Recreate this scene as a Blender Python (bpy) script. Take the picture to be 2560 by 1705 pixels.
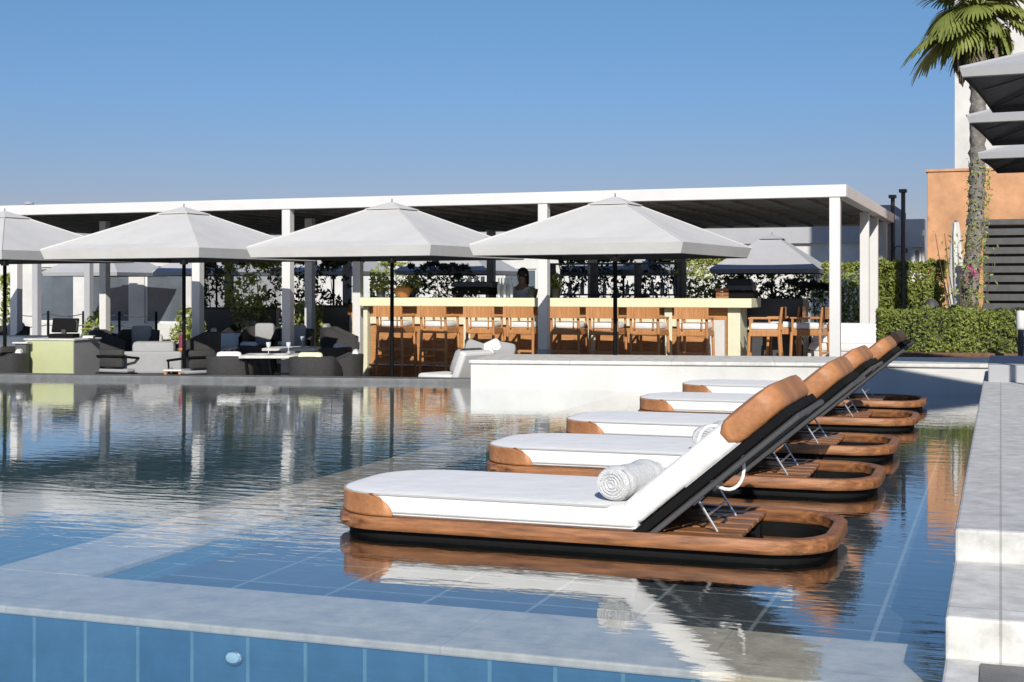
import bpy, bmesh, math, random
import numpy as np
from mathutils import Vector, Matrix
random.seed(7)
R = math.radians
scene = bpy.context.scene
for o in list(bpy.data.objects): bpy.data.objects.remove(o)
C = scene.collection

# ------------------------------------------------------------------ camera
YAW = R(19.5); CAMH = 1.2; F = 3450.0; HOR = 722.0; CX = 1280.0
cd = bpy.data.cameras.new("camera"); cam = bpy.data.objects.new("camera", cd); C.objects.link(cam)
cam.location = (0, 0, CAMH); cam.rotation_euler = (R(90), 0, YAW)
cd.sensor_width = 36; cd.lens = F/2560*36; cd.shift_y = -(852.5-HOR)/2560
cd.clip_start = .1; cd.clip_end = 2000
scene.camera = cam
sC, cC = math.sin(YAW), math.cos(YAW)

def W(px, zc, z=0.0):                # world position at view distance zc, in the direction of column px
    xc = (px-CX)/F*zc
    return Vector((xc*cC-zc*sC, xc*sC+zc*cC, z))
def Zat(py, zc): return CAMH-(py-HOR)/F*zc

# ------------------------------------------------------------------ world + sun
SUN_EL = R(30); SUN_AZ = R(20)       # azimuth measured from the -Y side towards +X
sd = Vector((math.sin(SUN_AZ)*math.cos(SUN_EL), -math.cos(SUN_AZ)*math.cos(SUN_EL), math.sin(SUN_EL)))
w = bpy.data.worlds.new("World"); scene.world = w; w.use_nodes = True
nt = w.node_tree; nt.nodes.clear()
out = nt.nodes.new("ShaderNodeOutputWorld"); bg = nt.nodes.new("ShaderNodeBackground")
sky = nt.nodes.new("ShaderNodeTexSky"); sky.sky_type = 'NISHITA'; sky.sun_disc = False
sky.sun_elevation = SUN_EL; sky.sun_rotation = math.atan2(sd.x, sd.y)
sky.air_density = 1.0; sky.dust_density = 0.15; sky.ozone_density = 3.0; sky.altitude = 0
tint = nt.nodes.new("ShaderNodeMix"); tint.data_type = 'RGBA'; tint.blend_type = 'MULTIPLY'
tint.inputs[0].default_value = 1.0
SKY_TINT = (0.80, 0.86, 1.0, 1)
tint.inputs[7].default_value = SKY_TINT
wtc = nt.nodes.new("ShaderNodeTexCoord"); wsp = nt.nodes.new("ShaderNodeSeparateXYZ"); wcr = nt.nodes.new("ShaderNodeValToRGB")
nt.links.new(wtc.outputs["Generated"], wsp.inputs[0]); nt.links.new(wsp.outputs[2], wcr.inputs[0])
for p_, c_ in ((0.0, (.40, .35, .45, 1)), (.06, (.40, .38, .50, 1)), (.14, (.39, .48, .62, 1)), (.24, (.42, .56, .66, 1)), (.6, (.74, .82, 1, 1))):
    e_ = wcr.color_ramp.elements.new(p_) if p_ not in (0.0, .6) else wcr.color_ramp.elements[0 if p_ == 0 else -1]
    e_.position = p_; e_.color = c_
nt.links.new(wcr.outputs[0], tint.inputs[7])
nt.links.new(sky.outputs[0], tint.inputs[6]); nt.links.new(tint.outputs[2], bg.inputs[0])
bg.inputs[1].default_value = 0.11
nt.links.new(bg.outputs[0], out.inputs[0])
sl = bpy.data.lights.new("sun", 'SUN'); sl.energy = 4.6; sl.angle = R(.5); sl.color = (1, .95, .87)
so = bpy.data.objects.new("sun", sl); C.objects.link(so); so.rotation_euler = sd.to_track_quat('Z', 'Y').to_euler()
vs = scene.view_settings; vs.view_transform = 'Standard'; vs.look = 'None'; vs.exposure = 0.25; vs.gamma = 1; vs.use_curve_mapping = False
scene.render.engine = 'CYCLES'
scene.cycles.max_bounces = 8; scene.cycles.transparent_max_bounces = 16

# ------------------------------------------------------------------ materials
MATS = {}
def mat(name, col, rough=.6, var=.0, vscale=4.0, bump=.0, bscale=60.0, metal=0.0, spec=.5, col2=None, stretch=None, trans=0.0, sheen=0.0):
    if name in MATS: return MATS[name]
    m = bpy.data.materials.new(name); m.use_nodes = True; n = m.node_tree; b = n.nodes["Principled BSDF"]
    b.inputs["Base Color"].default_value = (*col, 1); b.inputs["Roughness"].default_value = rough
    b.inputs["Metallic"].default_value = metal; b.inputs["Specular IOR Level"].default_value = spec
    if sheen: b.inputs["Sheen Weight"].default_value = sheen
    tc = n.nodes.new("ShaderNodeTexCoord"); mp = n.nodes.new("ShaderNodeMapping")
    n.links.new(tc.outputs["Object"], mp.inputs[0])
    if stretch: mp.inputs["Scale"].default_value = stretch
    if var or col2:
        no = n.nodes.new("ShaderNodeTexNoise"); no.inputs["Scale"].default_value = vscale; no.inputs["Detail"].default_value = 6
        no.inputs["Roughness"].default_value = .65
        n.links.new(mp.outputs[0], no.inputs["Vector"])
        cr = n.nodes.new("ShaderNodeValToRGB"); n.links.new(no.outputs[0], cr.inputs[0])
        c2 = col2 or tuple(max(0, c*(1-var)) for c in col); c1 = col if col2 else tuple(min(1, c*(1+var*.6)) for c in col)
        cr.color_ramp.elements[0].position = .32; cr.color_ramp.elements[1].position = .68
        cr.color_ramp.elements[0].color = (*c2, 1); cr.color_ramp.elements[1].color = (*c1, 1)
        n.links.new(cr.outputs[0], b.inputs["Base Color"])
    if bump:
        nb = n.nodes.new("ShaderNodeTexNoise"); nb.inputs["Scale"].default_value = bscale; nb.inputs["Detail"].default_value = 4
        n.links.new(mp.outputs[0], nb.inputs["Vector"])
        bp = n.nodes.new("ShaderNodeBump"); bp.inputs["Strength"].default_value = bump; bp.inputs["Distance"].default_value = .02
        n.links.new(nb.outputs[0], bp.inputs["Height"]); n.links.new(bp.outputs[0], b.inputs["Normal"])
    if trans:
        tr = n.nodes.new("ShaderNodeBsdfTranslucent"); tr.inputs[0].default_value = (*col, 1)
        mx = n.nodes.new("ShaderNodeMixShader"); mx.inputs[0].default_value = trans
        o = n.nodes["Material Output"]
        n.links.new(b.outputs[0], mx.inputs[1]); n.links.new(tr.outputs[0], mx.inputs[2]); n.links.new(mx.outputs[0], o.inputs[0])
    MATS[name] = m; return m

def tile_mat(name, c1, c2, joint, sx, sy, axis='XY', jw=.012, rough=.5, bump=.1, off=0.0):
    if name in MATS: return MATS[name]
    m = bpy.data.materials.new(name); m.use_nodes = True; n = m.node_tree; b = n.nodes["Principled BSDF"]
    b.inputs["Roughness"].default_value = rough
    tc = n.nodes.new("ShaderNodeTexCoord"); sp = n.nodes.new("ShaderNodeSeparateXYZ"); cb = n.nodes.new("ShaderNodeCombineXYZ")
    n.links.new(tc.outputs["Object"], sp.inputs[0])
    n.links.new(sp.outputs[axis[0]], cb.inputs[0]); n.links.new(sp.outputs[axis[1]], cb.inputs[1])
    br = n.nodes.new("ShaderNodeTexBrick"); br.offset = off; br.squash = 1
    br.inputs["Color1"].default_value = (*c1, 1); br.inputs["Color2"].default_value = (*c2, 1); br.inputs["Mortar"].default_value = (*joint, 1)
    br.inputs["Scale"].default_value = 1; br.inputs["Mortar Size"].default_value = jw; br.inputs["Mortar Smooth"].default_value = .3
    br.inputs["Brick Width"].default_value = sx; br.inputs["Row Height"].default_value = sy; br.inputs["Bias"].default_value = 0
    n.links.new(cb.outputs[0], br.inputs["Vector"])
    no = n.nodes.new("ShaderNodeTexNoise"); no.inputs["Scale"].default_value = 9; no.inputs["Detail"].default_value = 8; no.inputs["Roughness"].default_value = .7
    n.links.new(tc.outputs["Object"], no.inputs["Vector"])
    mr = n.nodes.new("ShaderNodeMapRange"); mr.inputs[1].default_value = .3; mr.inputs[2].default_value = .7; mr.inputs[3].default_value = .72; mr.inputs[4].default_value = 1.22
    n.links.new(no.outputs[0], mr.inputs[0])
    mx = n.nodes.new("ShaderNodeMix"); mx.data_type = 'RGBA'; mx.blend_type = 'MULTIPLY'; mx.inputs[0].default_value = 1
    n.links.new(br.outputs[0], mx.inputs[6]); n.links.new(mr.outputs[0], mx.inputs[7]); n.links.new(mx.outputs[2], b.inputs["Base Color"])
    bp = n.nodes.new("ShaderNodeBump"); bp.inputs["Strength"].default_value = bump; bp.inputs["Distance"].default_value = .01
    n.links.new(no.outputs[0], bp.inputs["Height"]); n.links.new(bp.outputs[0], b.inputs["Normal"])
    MATS[name] = m; return m

def wood_mat(name, c1, c2, along='X', rough=.45):
    st = {'X': (1.2, 14, 14), 'Y': (14, 1.2, 14), 'Z': (14, 14, 1.2)}[along]
    return mat(name, c1, rough, col2=c2, vscale=3.0, stretch=st, bump=.15, bscale=12)

def water_mat():
    m = bpy.data.materials.new("water"); m.use_nodes = True; n = m.node_tree; n.nodes.clear()
    o = n.nodes.new("ShaderNodeOutputMaterial"); mx = n.nodes.new("ShaderNodeMixShader")
    tr = n.nodes.new("ShaderNodeBsdfTransparent"); tr.inputs[0].default_value = (.90, .96, .97, 1)
    gl = n.nodes.new("ShaderNodeBsdfGlossy"); gl.inputs["Roughness"].default_value = .012; gl.inputs[0].default_value = (1, 1, 1, 1)
    # Schlick reflectance, the same from above and below so that sunlight reaches the floor
    ge = n.nodes.new("ShaderNodeNewGeometry"); dt = n.nodes.new("ShaderNodeVectorMath"); dt.operation = 'DOT_PRODUCT'
    n.links.new(ge.outputs["Incoming"], dt.inputs[0]); n.links.new(ge.outputs["Normal"], dt.inputs[1])
    def mth(op, x, y=None):
        q = n.nodes.new("ShaderNodeMath"); q.operation = op
        for i, v in enumerate((x, y)):
            if v is None: continue
            if isinstance(v, (int, float)): q.inputs[i].default_value = v
            else: n.links.new(v, q.inputs[i])
        return q.outputs[0]
    fr = mth('ADD', mth('MULTIPLY', mth('POWER', mth('SUBTRACT', 1.0, mth('ABSOLUTE', dt.outputs["Value"])), 3.3), .92), .06)
    tc = n.nodes.new("ShaderNodeTexCoord"); mp = n.nodes.new("ShaderNodeMapping")
    mp.inputs["Rotation"].default_value = (0, 0, -YAW); mp.inputs["Scale"].default_value = (1.0, 4.2, 1)
    n.links.new(tc.outputs["Object"], mp.inputs[0])
    n1 = n.nodes.new("ShaderNodeTexNoise"); n1.inputs["Scale"].default_value = 2.6; n1.inputs["Detail"].default_value = 3; n1.inputs["Roughness"].default_value = .5
    n2 = n.nodes.new("ShaderNodeTexNoise"); n2.inputs["Scale"].default_value = .35; n2.inputs["Detail"].default_value = 1
    n.links.new(mp.outputs[0], n1.inputs["Vector"]); n.links.new(tc.outputs["Object"], n2.inputs["Vector"])
    mr = n.nodes.new("ShaderNodeMapRange"); mr.inputs[1].default_value = .38; mr.inputs[2].default_value = .62; mr.inputs[3].default_value = .25; mr.inputs[4].default_value = 1.0
    n.links.new(n2.outputs[0], mr.inputs[0])
    mu = n.nodes.new("ShaderNodeMath"); mu.operation = 'MULTIPLY'; n.links.new(n1.outputs[0], mu.inputs[0]); n.links.new(mr.outputs[0], mu.inputs[1])
    bp = n.nodes.new("ShaderNodeBump"); bp.inputs["Strength"].default_value = .5; bp.inputs["Distance"].default_value = WAVE
    n.links.new(mu.outputs[0], bp.inputs["Height"])
    n.links.new(bp.outputs[0], gl.inputs["Normal"])
    n.links.new(fr, mx.inputs[0]); n.links.new(tr.outputs[0], mx.inputs[1]); n.links.new(gl.outputs[0], mx.inputs[2])
    n.links.new(mx.outputs[0], o.inputs[0]); return m
WAVE = .006

M = dict(
 white=mat("white_paint", (.62, .61, .59), .45, var=.05, vscale=2, bump=.03),
 canvas=mat("grey_white_canvas", (.56, .545, .515), .85, var=.07, vscale=2, bump=.22, bscale=4, stretch=(1, 1, 2), trans=.05),
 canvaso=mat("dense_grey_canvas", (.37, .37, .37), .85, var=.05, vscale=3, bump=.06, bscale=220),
 canvasd=mat("shade_darkened_canvas", (.055, .056, .06), .85, var=.15, bump=.06, bscale=220),  # canvas darkened to carry the shade under the parasols
 cushion=mat("white_fabric", (.67, .66, .635), .9, var=.05, vscale=5, bump=.9, bscale=6, sheen=.2),
 piping=mat("piping_fabric", (.36, .35, .33), .9),
 towel=mat("towel_cotton", (.60, .60, .59), .95, var=.12, vscale=30, bump=.6, bscale=160),
 towelline=mat("towel_fold", (.30, .30, .30), .95),
 leather=mat("tan_leather", (.40, .17, .065), .55, var=.35, vscale=7, bump=.35, bscale=22),
 teak=wood_mat("teak", (.36, .155, .06), (.11, .042, .016), 'X'),
 teakz=wood_mat("teak_upright", (.52, .25, .09), (.33, .14, .05), 'Z'),
 barwood=wood_mat("bar_panel_wood", (.50, .24, .085), (.30, .125, .045), 'X', .5),
 black=mat("black_frame", (.006, .006, .006), .7, var=.2, spec=.1),
 dark=mat("dark_grey_metal", (.05, .05, .052), .5, var=.15),
 steel=mat("brushed_steel", (.55, .55, .56), .25, metal=1.0),
 chrome=mat("bright_metal", (.75, .73, .70), .42, metal=.9),
 wicker=mat("dark_wicker", (.045, .043, .042), .7, var=.5, vscale=60, bump=.8, bscale=110),
 wickerg=mat("grey_wicker", (.16, .16, .16), .8, var=.3, vscale=50, bump=.6, bscale=110),
 stone=tile_mat("pale_stone", (.54, .53, .495), (.49, .48, .45), (.36, .35, .33), 1.2, 1.3, jw=.005, rough=.7, bump=.3),
 copingw=tile_mat("pale_coping_stone", (.60, .585, .54), (.56, .545, .50), (.38, .37, .34), 1.2, 1.1, jw=.005, rough=.75, bump=.3),
 wetstone=tile_mat("ledge_stone", (.68, .56, .42), (.61, .50, .375), (.50, .43, .34), .9, .56, jw=.004, rough=.5),
 slate=tile_mat("shelf_slate", (.095, .105, .108), (.065, .073, .078), (.30, .31, .30), .46, .46, jw=.010),
 pooltile=tile_mat("pool_blue_tile", (.06, .135, .15), (.075, .155, .17), (.17, .25, .26), .41, .41, jw=.01),
 poolwall=tile_mat("pool_wall_tile", (.012, .07, .13), (.04, .12, .19), (.12, .23, .28), .232, .41, axis='XZ', jw=.008),
 darkstone=mat("dark_wet_stone", (.13, .13, .13), .5, var=.3, vscale=6, bump=.2),
 paving=tile_mat("terrace_paving", (.30, .29, .27), (.26, .255, .24), (.16, .16, .15), .6, .6, jw=.008, rough=.7),
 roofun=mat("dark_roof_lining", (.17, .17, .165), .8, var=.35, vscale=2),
 orange=mat("terracotta_render", (.54, .285, .145), .85, var=.32, vscale=1.6, bump=.2, bscale=40),
 plaster=mat("white_plaster", (.55, .54, .51), .8, var=.12, vscale=1.6, bump=.12, bscale=25),
 grey=mat("grey_render", (.36, .36, .37), .85, var=.08, vscale=1.5),
 glass=mat("window_glass", (.10, .12, .14), .08, spec=.8, var=.3, vscale=1),
 louvre=mat("charcoal_louvre", (.07, .07, .068), .55, var=.25, vscale=8),
 soil=mat("brown_soil", (.16, .085, .05), .95, var=.4, vscale=12),
 leaf=mat("leaf_green", (.30, .34, .07), .6, col2=(.13, .17, .035), vscale=1.6, trans=.25),
 leafl=mat("leaf_light_green", (.40, .44, .12), .6, col2=(.20, .24, .05), vscale=1.3, trans=.3),
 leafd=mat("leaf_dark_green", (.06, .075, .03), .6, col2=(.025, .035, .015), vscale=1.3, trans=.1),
 frond=mat("palm_frond_green", (.27, .30, .07), .55, col2=(.14, .17, .035), vscale=2.0, trans=.25),
 deadfrond=mat("dry_palm_frond", (.17, .14, .10), .9, var=.4, vscale=3),
 bark=mat("palm_bark", (.26, .235, .21), .95, col2=(.09, .08, .07), vscale=9, bump=1.0, bscale=30),
 bark2=mat("branch_bark", (.10, .075, .05), .95, var=.4, vscale=9),
 counter=mat("bar_counter_stone", (.70, .68, .46), .4, var=.05, vscale=5),
 counterwall=mat("bar_side_stone", (.62, .60, .44), .6, var=.08, vscale=5),
 podium=mat("podium_olive_panel", (.42, .44, .24), .6, var=.08, vscale=3),
 podgrey=mat("podium_grey_side", (.26, .26, .26), .6, var=.08),
 greyfab=mat("grey_fabric", (.30, .30, .30), .95, var=.08, bump=.2, bscale=30),
 cream=mat("cream_fabric", (.62, .63, .42), .9, var=.06),
 skin=mat("skin", (.36, .20, .13), .55, var=.05), hair=mat("dark_hair", (.015, .012, .01), .5), shirt=mat("white_shirt", (.75, .75, .75), .8),
 trousers=mat("dark_trousers", (.03, .03, .035), .8),
 basket=mat("basket_copper", (.40, .17, .05), .35, var=.3, vscale=20, bump=.5), fruit=mat("yellow_fruit", (.75, .45, .04), .4, var=.2, vscale=20),
 clear=mat("clear_glassware", (.55, .60, .62), .08, spec=.8), maroon=mat("maroon_cloth", (.18, .025, .05), .8),
 lampgl=mat("pool_lamp_lens", (.45, .62, .72), .2),
)
M['water'] = water_mat()

# ------------------------------------------------------------------ mesh helpers
class MB:
    def __init__(s): s.v = []; s.f = []; s.m = []; s.mats = []
    def mi(s, m):
        if m not in s.mats: s.mats.append(m)
        return s.mats.index(m)
    def add(s, vs, fs, T=None, m=None):
        b = len(s.v)
        for v in vs:
            v = Vector(v); s.v.append(tuple(T @ v) if T else tuple(v))
        k = s.mi(m) if m else 0
        for f in fs: s.f.append([b+i for i in f]); s.m.append(k)
        return s
    def box(s, x0, x1, y0, y1, z0, z1, T=None, m=None, bev=0.0):
        if bev <= 0:
            vs = [(x0,y0,z0),(x1,y0,z0),(x1,y1,z0),(x0,y1,z0),(x0,y0,z1),(x1,y0,z1),(x1,y1,z1),(x0,y1,z1)]
            return s.add(vs, [(0,3,2,1),(4,5,6,7),(0,1,5,4),(1,2,6,5),(2,3,7,6),(3,0,4,7)], T, m)
        b = min(bev, (x1-x0)/2.01, (y1-y0)/2.01, (z1-z0)/2.01)
        loops = []
        for z, i in ((z0, b), (z0+b*.3, b*.3), (z0+b, 0), (z1-b, 0), (z1-b*.3, b*.3), (z1, b)):
            loops.append(rrect(x0+i, x1-i, y0+i, y1-i, max(b*1.0-i*.5, .0005), z, 2))
        return s.loft(loops, T, m)
    def loft(s, loops, T=None, m=None, caps=True, closed=True):
        n = len(loops[0]); vs = [p for l in loops for p in l]; fs = []
        for a in range(len(loops)-1):
            for i in range(n if closed else n-1):
                j = (i+1) % n; fs.append((a*n+i, a*n+j, (a+1)*n+j, (a+1)*n+i))
        if caps:
            fs.append(tuple(reversed(range(n)))); fs.append(tuple((len(loops)-1)*n+i for i in range(n)))
        return s.add(vs, fs, T, m)
    def cyl(s, p0, p1, r0, r1=None, n=12, T=None, m=None): return s.tube([p0, p1], [r0, r1 if r1 is not None else r0], n, T, m)
    def tube(s, pts, rad, n=8, T=None, m=None, closed=False):
        pts = [Vector(p) for p in pts]; k = len(pts)
        if not hasattr(rad, '__len__'): rad = [rad]*k
        loops = []; ref = None
        for i, p in enumerate(pts):
            if closed: d = pts[(i+1) % k]-pts[i-1]
            else: d = pts[min(i+1, k-1)]-pts[max(i-1, 0)]
            d.normalize()
            if ref is None: ref = d.orthogonal().normalized()
            ref = (ref-d*ref.dot(d)).normalized(); q = d.cross(ref)
            loops.append([p+(ref*math.cos(2*math.pi*j/n)+q*math.sin(2*math.pi*j/n))*rad[i] for j in range(n)])
        if closed:
            loops.append(loops[0]); return s.loft(loops, T, m, caps=False)
        return s.loft(loops, T, m)
    def lathe(s, prof, n=20, T=None, m=None):
        loops = [[(r*math.cos(2*math.pi*j/n), r*math.sin(2*math.pi*j/n), z) for j in range(n)] for r, z in prof]
        return s.loft(loops, T, m)
    def sphere(s, c, r, n=12, T=None, m=None, sz=1):
        c = Vector(c)
        prof = [(max(r*math.sin(math.pi*i/8), .0005), r*sz*-math.cos(math.pi*i/8)) for i in range(9)]
        loops = [[(c.x+a*math.cos(2*math.pi*j/n), c.y+a*math.sin(2*math.pi*j/n), c.z+z) for j in range(n)] for a, z in prof]
        return s.loft(loops, T, m)
    def build(s, name, m=None, parent=None, smooth=False, loc=(0,0,0), rz=0.0):
        me = bpy.data.meshes.new(name); me.from_pydata(s.v, [], s.f)
        if s.mats:
            for q in s.mats: me.materials.append(q)
            me.polygons.foreach_set('material_index', s.m)
        else: me.materials.append(m)
        if smooth: me.polygons.foreach_set('use_smooth', [True]*len(me.polygons))
        me.update()
        o = bpy.data.objects.new(name, me); C.objects.link(o)
        if parent: o.parent = parent
        o.location = loc; o.rotation_euler = (0, 0, rz)
        if smooth:
            try:
                me.set_sharp_from_angle(angle=R(40))
            except Exception: pass
        return o

def rrect(x0, x1, y0, y1, r, z, seg=6, rx=None):
    """closed loop; r = corner radius at x0 side, rx = at the x1 side"""
    ra = r; rb = r if rx is None else rx; pts = []
    for cx, cy, rr, a0 in ((x1-rb, y1-rb, rb, 0), (x0+ra, y1-ra, ra, 90), (x0+ra, y0+ra, ra, 180), (x1-rb, y0+rb, rb, 270)):
        for i in range(seg+1):
            a = R(a0+90*i/seg); pts.append((cx+rr*math.cos(a), cy+rr*math.sin(a), z))
    return pts

def tag(o, label=None, cat=None, group=None, kind=None):
    if label: o['label'] = label
    if cat: o['category'] = cat
    if group: o['group'] = group
    if kind: o['kind'] = kind
    return o
def thing(name, label, cat, loc=(0,0,0), rz=0.0, group=None):
    o = bpy.data.objects.new(name, None); C.objects.link(o); o.location = loc; o.rotation_euler = (0, 0, rz)
    o.empty_display_size = .1
    return tag(o, label, cat, group)
def dup(o, parent=None, loc=None, rz=None, label=None, skip=()):
    c = o.copy(); C.objects.link(c)
    if parent: c.parent = parent
    if loc is not None: c.location = loc
    if rz is not None: c.rotation_euler = (0, 0, rz)
    if label: c['label'] = label
    for ch in list(o.children):
        if ch.name.split('.')[0] not in skip: dup(ch, c)
    return c
def struct(o): o['kind'] = 'structure'; return o

def leafmesh(name, pts, size, m, parent=None, elong=1.6, seed=1, up=.0, loc=(0,0,0), rz=0.0):
    """folded little leaves at the given centres"""
    rng = np.random.default_rng(seed); n = len(pts); P = np.array(pts, dtype=float)
    a = rng.normal(size=(n, 3)); a[:, 2] += up; a /= np.linalg.norm(a, axis=1)[:, None]
    b = rng.normal(size=(n, 3)); b -= a*(a*b).sum(1)[:, None]; b /= np.linalg.norm(b, axis=1)[:, None]
    c = np.cross(a, b); s = size*rng.uniform(.6, 1.3, n)[:, None]
    v = np.empty((n, 6, 3))
    v[:, 0] = P-b*s*elong*.5; v[:, 1] = P+c*s*.35+a*s*.12; v[:, 2] = P-c*s*.35+a*s*.12; v[:, 3] = P+b*s*elong*.5
    v[:, 4] = P; v[:, 5] = P+b*s*elong*.1
    idx = np.arange(n)[:, None]*6
    f = np.concatenate([idx+np.array([[0, 5, 1]]), idx+np.array([[5, 3, 1]]), idx+np.array([[0, 2, 5]]), idx+np.array([[5, 2, 3]])])
    me = bpy.data.meshes.new(name); me.from_pydata(v.reshape(-1, 3).tolist(), [], f.tolist()); me.materials.append(m); me.update()
    o = bpy.data.objects.new(name, me); C.objects.link(o); o.location = loc; o.rotation_euler = (0, 0, rz)
    if parent: o.parent = parent
    return o

# ================================================================== SETTING
# ground (one sheet to the horizon), below everything
g = MB().box(-400, 400, -60, 900, -1.6, -1.5).build("ground", M['soil']); struct(g)
# far pool edge line: camera-space direction (1,-.163)
E0 = W(0, 18.40); E1 = W(1165, 17.40)
eang = math.atan2(E1.y-E0.y, E1.x-E0.x); eu = Vector((math.cos(eang), math.sin(eang), 0)); en = Vector((-eu.y, eu.x, 0))
def E(u, n, z=0): return E1+eu*u+en*n+Vector((0, 0, z))
# water: polygon to the far edge
def poly(name, pts, z, m):
    o = MB().add([(p[0], p[1], z) for p in pts], [tuple(range(len(pts)))]).build(name, m); return o
wl, wr = E(-40, .02), E(9, .02)
struct(poly("water", [(-42, -8), (.6, -8), (wr.x+1, wr.y), (wl.x, wl.y)], 0.0, M['water']))
# pool floors and walls
YA, YB = 4.36, 4.92; XA, XB = -4.15, -3.65; XW = -.155
fl = MB().box(-42, 3, -8, YA-.02, -1.35, -1.3); fl.box(-42, XA-.02, YB, 24, -.75, -.7)
struct(fl.build("pool_floor", M['pooltile']))
struct(MB().box(XB, 1, YB+.002, 19, -.16, -.13).build("pool_shelf", M['slate']))
pw = MB().box(-42, XW, YA, YA+.02, -1.3, -.05)
struct(pw.build("pool_wall_tiles", M['poolwall']))
ld = MB().box(-42, XW+.05, YA-.012, YB, -.05, -.018, bev=.008); ld.box(XA, XB, YB+.001, 19, -.05, -.018, bev=.008)
struct(ld.build("pool_ledge", M['wetstone']))
struct(MB().box(-42, XA, YB-.02, YB, -.7, -.052).build("pool_side_tiles", M['poolwall']))
# underwater lamp in pool wall
lp = W(572, 4.93)
pl = thing("pool_lamp", "round pale underwater lamp set in the blue tiled pool wall", "pool lamp", (lp.x, YA-.015, -.125))
T = Matrix.Rotation(R(90), 4, 'X')
T = T @ Matrix.Diagonal((.85, .6, 1, 1))
MB().lathe([(.034, 0), (.034, .008), (.03, .014), (.012, .018), (.001, .018)], 24, T).build("lens", M['lampgl'], pl, True)
MB().lathe([(.034, 0), (.042, 0), (.042, .01), (.036, .012), (.034, .008)], 24, T).build("rim", M['steel'], pl, True)
# far rim (kerb) and terrace behind
o = MB().box(-42, 9.5, 0, .34, -.7, .06, bev=.012).build("pool_rim", M['darkstone'], loc=tuple(E1), rz=eang); struct(o)
o = MB().box(-42, 20, .30, 32, -.5, -.32).build("terrace", M['paving'], loc=tuple(E1), rz=eang); struct(o)
# white raised wall
wl0 = W(1177, 16.62); 
tw = thing("raised_pool_wall", "long low white plastered wall standing behind the row of loungers", "wall", tuple(wl0), eang)
MB().box(0, 16, 0, 1.5, -.3, .30).build("wall_body", M['plaster'], tw)
MB().box(-.02, 16.02, -.03, 1.53, .30, .345, bev=.012).build("wall_coping", M['copingw'], tw)
# right-hand coping and steps (joined runs of stone)
st = MB().box(XW, 4, 5.16, 15.2, -.2, .346, bev=.012, m=M['stone']); struct(st.build("pool_coping"))
st = MB().box(XW, 4, 4.26, 5.159, -.2, .235, bev=.01, m=M['copingw']); st.box(XW, 4, 2.2, 4.259, -.2, .115, bev=.01, m=M['copingw'])
struct(st.build("pool_steps"))
struct(MB().box(XW+.10, 4, 2.2, 4.20, .117, .121, m=M['darkstone']).build("step_tiles"))
b0 = W(2470, 12.7)
bk = tag(MB().box(0, 5, 0, 1.9, -.15, .155, bev=.012).build("kerb_block", M['grey'], loc=(b0.x, b0.y, .346), rz=0), "low grey stone block on the far end of the pool coping", "stone block")

# ================================================================== PERGOLA
PA = R(-.5)                                   # pergola turned half a degree
pu = Vector((math.cos(PA), math.sin(PA), 0)); pn = Vector((-pu.y, pu.x, 0))
PC = W(2088, 19.08)                            # front right post
def P(u, n, z=0): return PC+pu*u+pn*n+Vector((0, 0, z))
def PX(px, n):                                 # u of the point at column px on the line n behind the front
    k = (px-CX)/F; base = PC+pn*n
    def cs(v): return (v.x*cC+v.y*sC, -v.x*sC+v.y*cC)
    bx, bz = cs(base); ux, uz = cs(pu)
    return (k*bz-bx)/(ux-k*uz)
FLOOR = -.32
perg = thing("pergola", "long white flat-roofed pergola over the bar and dining terrace", "pergola", tuple(PC), PA)
uL = PX(-60, 0)-3; DEP = 9.2; ZT = 2.635; BW = .17; PW = .145
MB().box(uL, .16, -.09, .07, ZT-BW, ZT, bev=.008).build("front_beam", M['white'], perg)
MB().box(.0, .16, .071, DEP, ZT-BW, ZT, bev=.008).build("side_beam", M['white'], perg)
MB().box(uL, -.001, DEP-.16, DEP, ZT-BW, ZT-.01).build("rear_beam", M['white'], perg)
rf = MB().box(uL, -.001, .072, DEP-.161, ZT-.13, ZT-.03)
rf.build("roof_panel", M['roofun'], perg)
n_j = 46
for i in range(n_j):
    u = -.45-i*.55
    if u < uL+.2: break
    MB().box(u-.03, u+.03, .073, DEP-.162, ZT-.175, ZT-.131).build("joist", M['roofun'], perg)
def post(u, n, w_=PW, top=ZT-BW-.001, m='white', plinth=True):
    p = MB().box(u-w_/2, u+w_/2, n-w_/2, n+w_/2, FLOOR, top, bev=.006).build("post", M[m], perg)
    if plinth:
        MB().box(u-w_/2-.012, u+w_/2+.012, n-w_/2-.012, n+w_/2+.012, FLOOR, FLOOR+.62, bev=.006).build("post_base", M['grey'], p)
for px in (41, 495, 720, 1360, 2088): post(PX(px, 0), 0, plinth=px < 2000)
for px, n in ((262, 2.2), (775, 2.6), (895, 2.15), (1481, 5.5)): post(PX(px, n), n, plinth=False)
post(0, 4.0, plinth=False); post(0, 5.6, plinth=False); post(0, 8.9, plinth=False); post(.0, 7.4, plinth=False)
for px in (92, 222, 573, 868, 1228, 1705): post(PX(px, DEP-.3), DEP-.3, .16, m='grey', plinth=False)
# roof vent at the left
rv = P(PX(72, 3), 3, ZT-.03)
v = thing("roof_vent", "small grey vent pipe on top of the pergola roof", "roof vent", tuple(rv))
MB().lathe([(.09, 0), (.09, .12), (.05, .14), (.05, .26), (.001, .26)], 14).build("pipe", M['grey'], v, True)
MB().lathe([(.10, .27), (.10, .30), (.02, .34), (.001, .34)], 14).build("cap", M['grey'], v, True)

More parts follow.
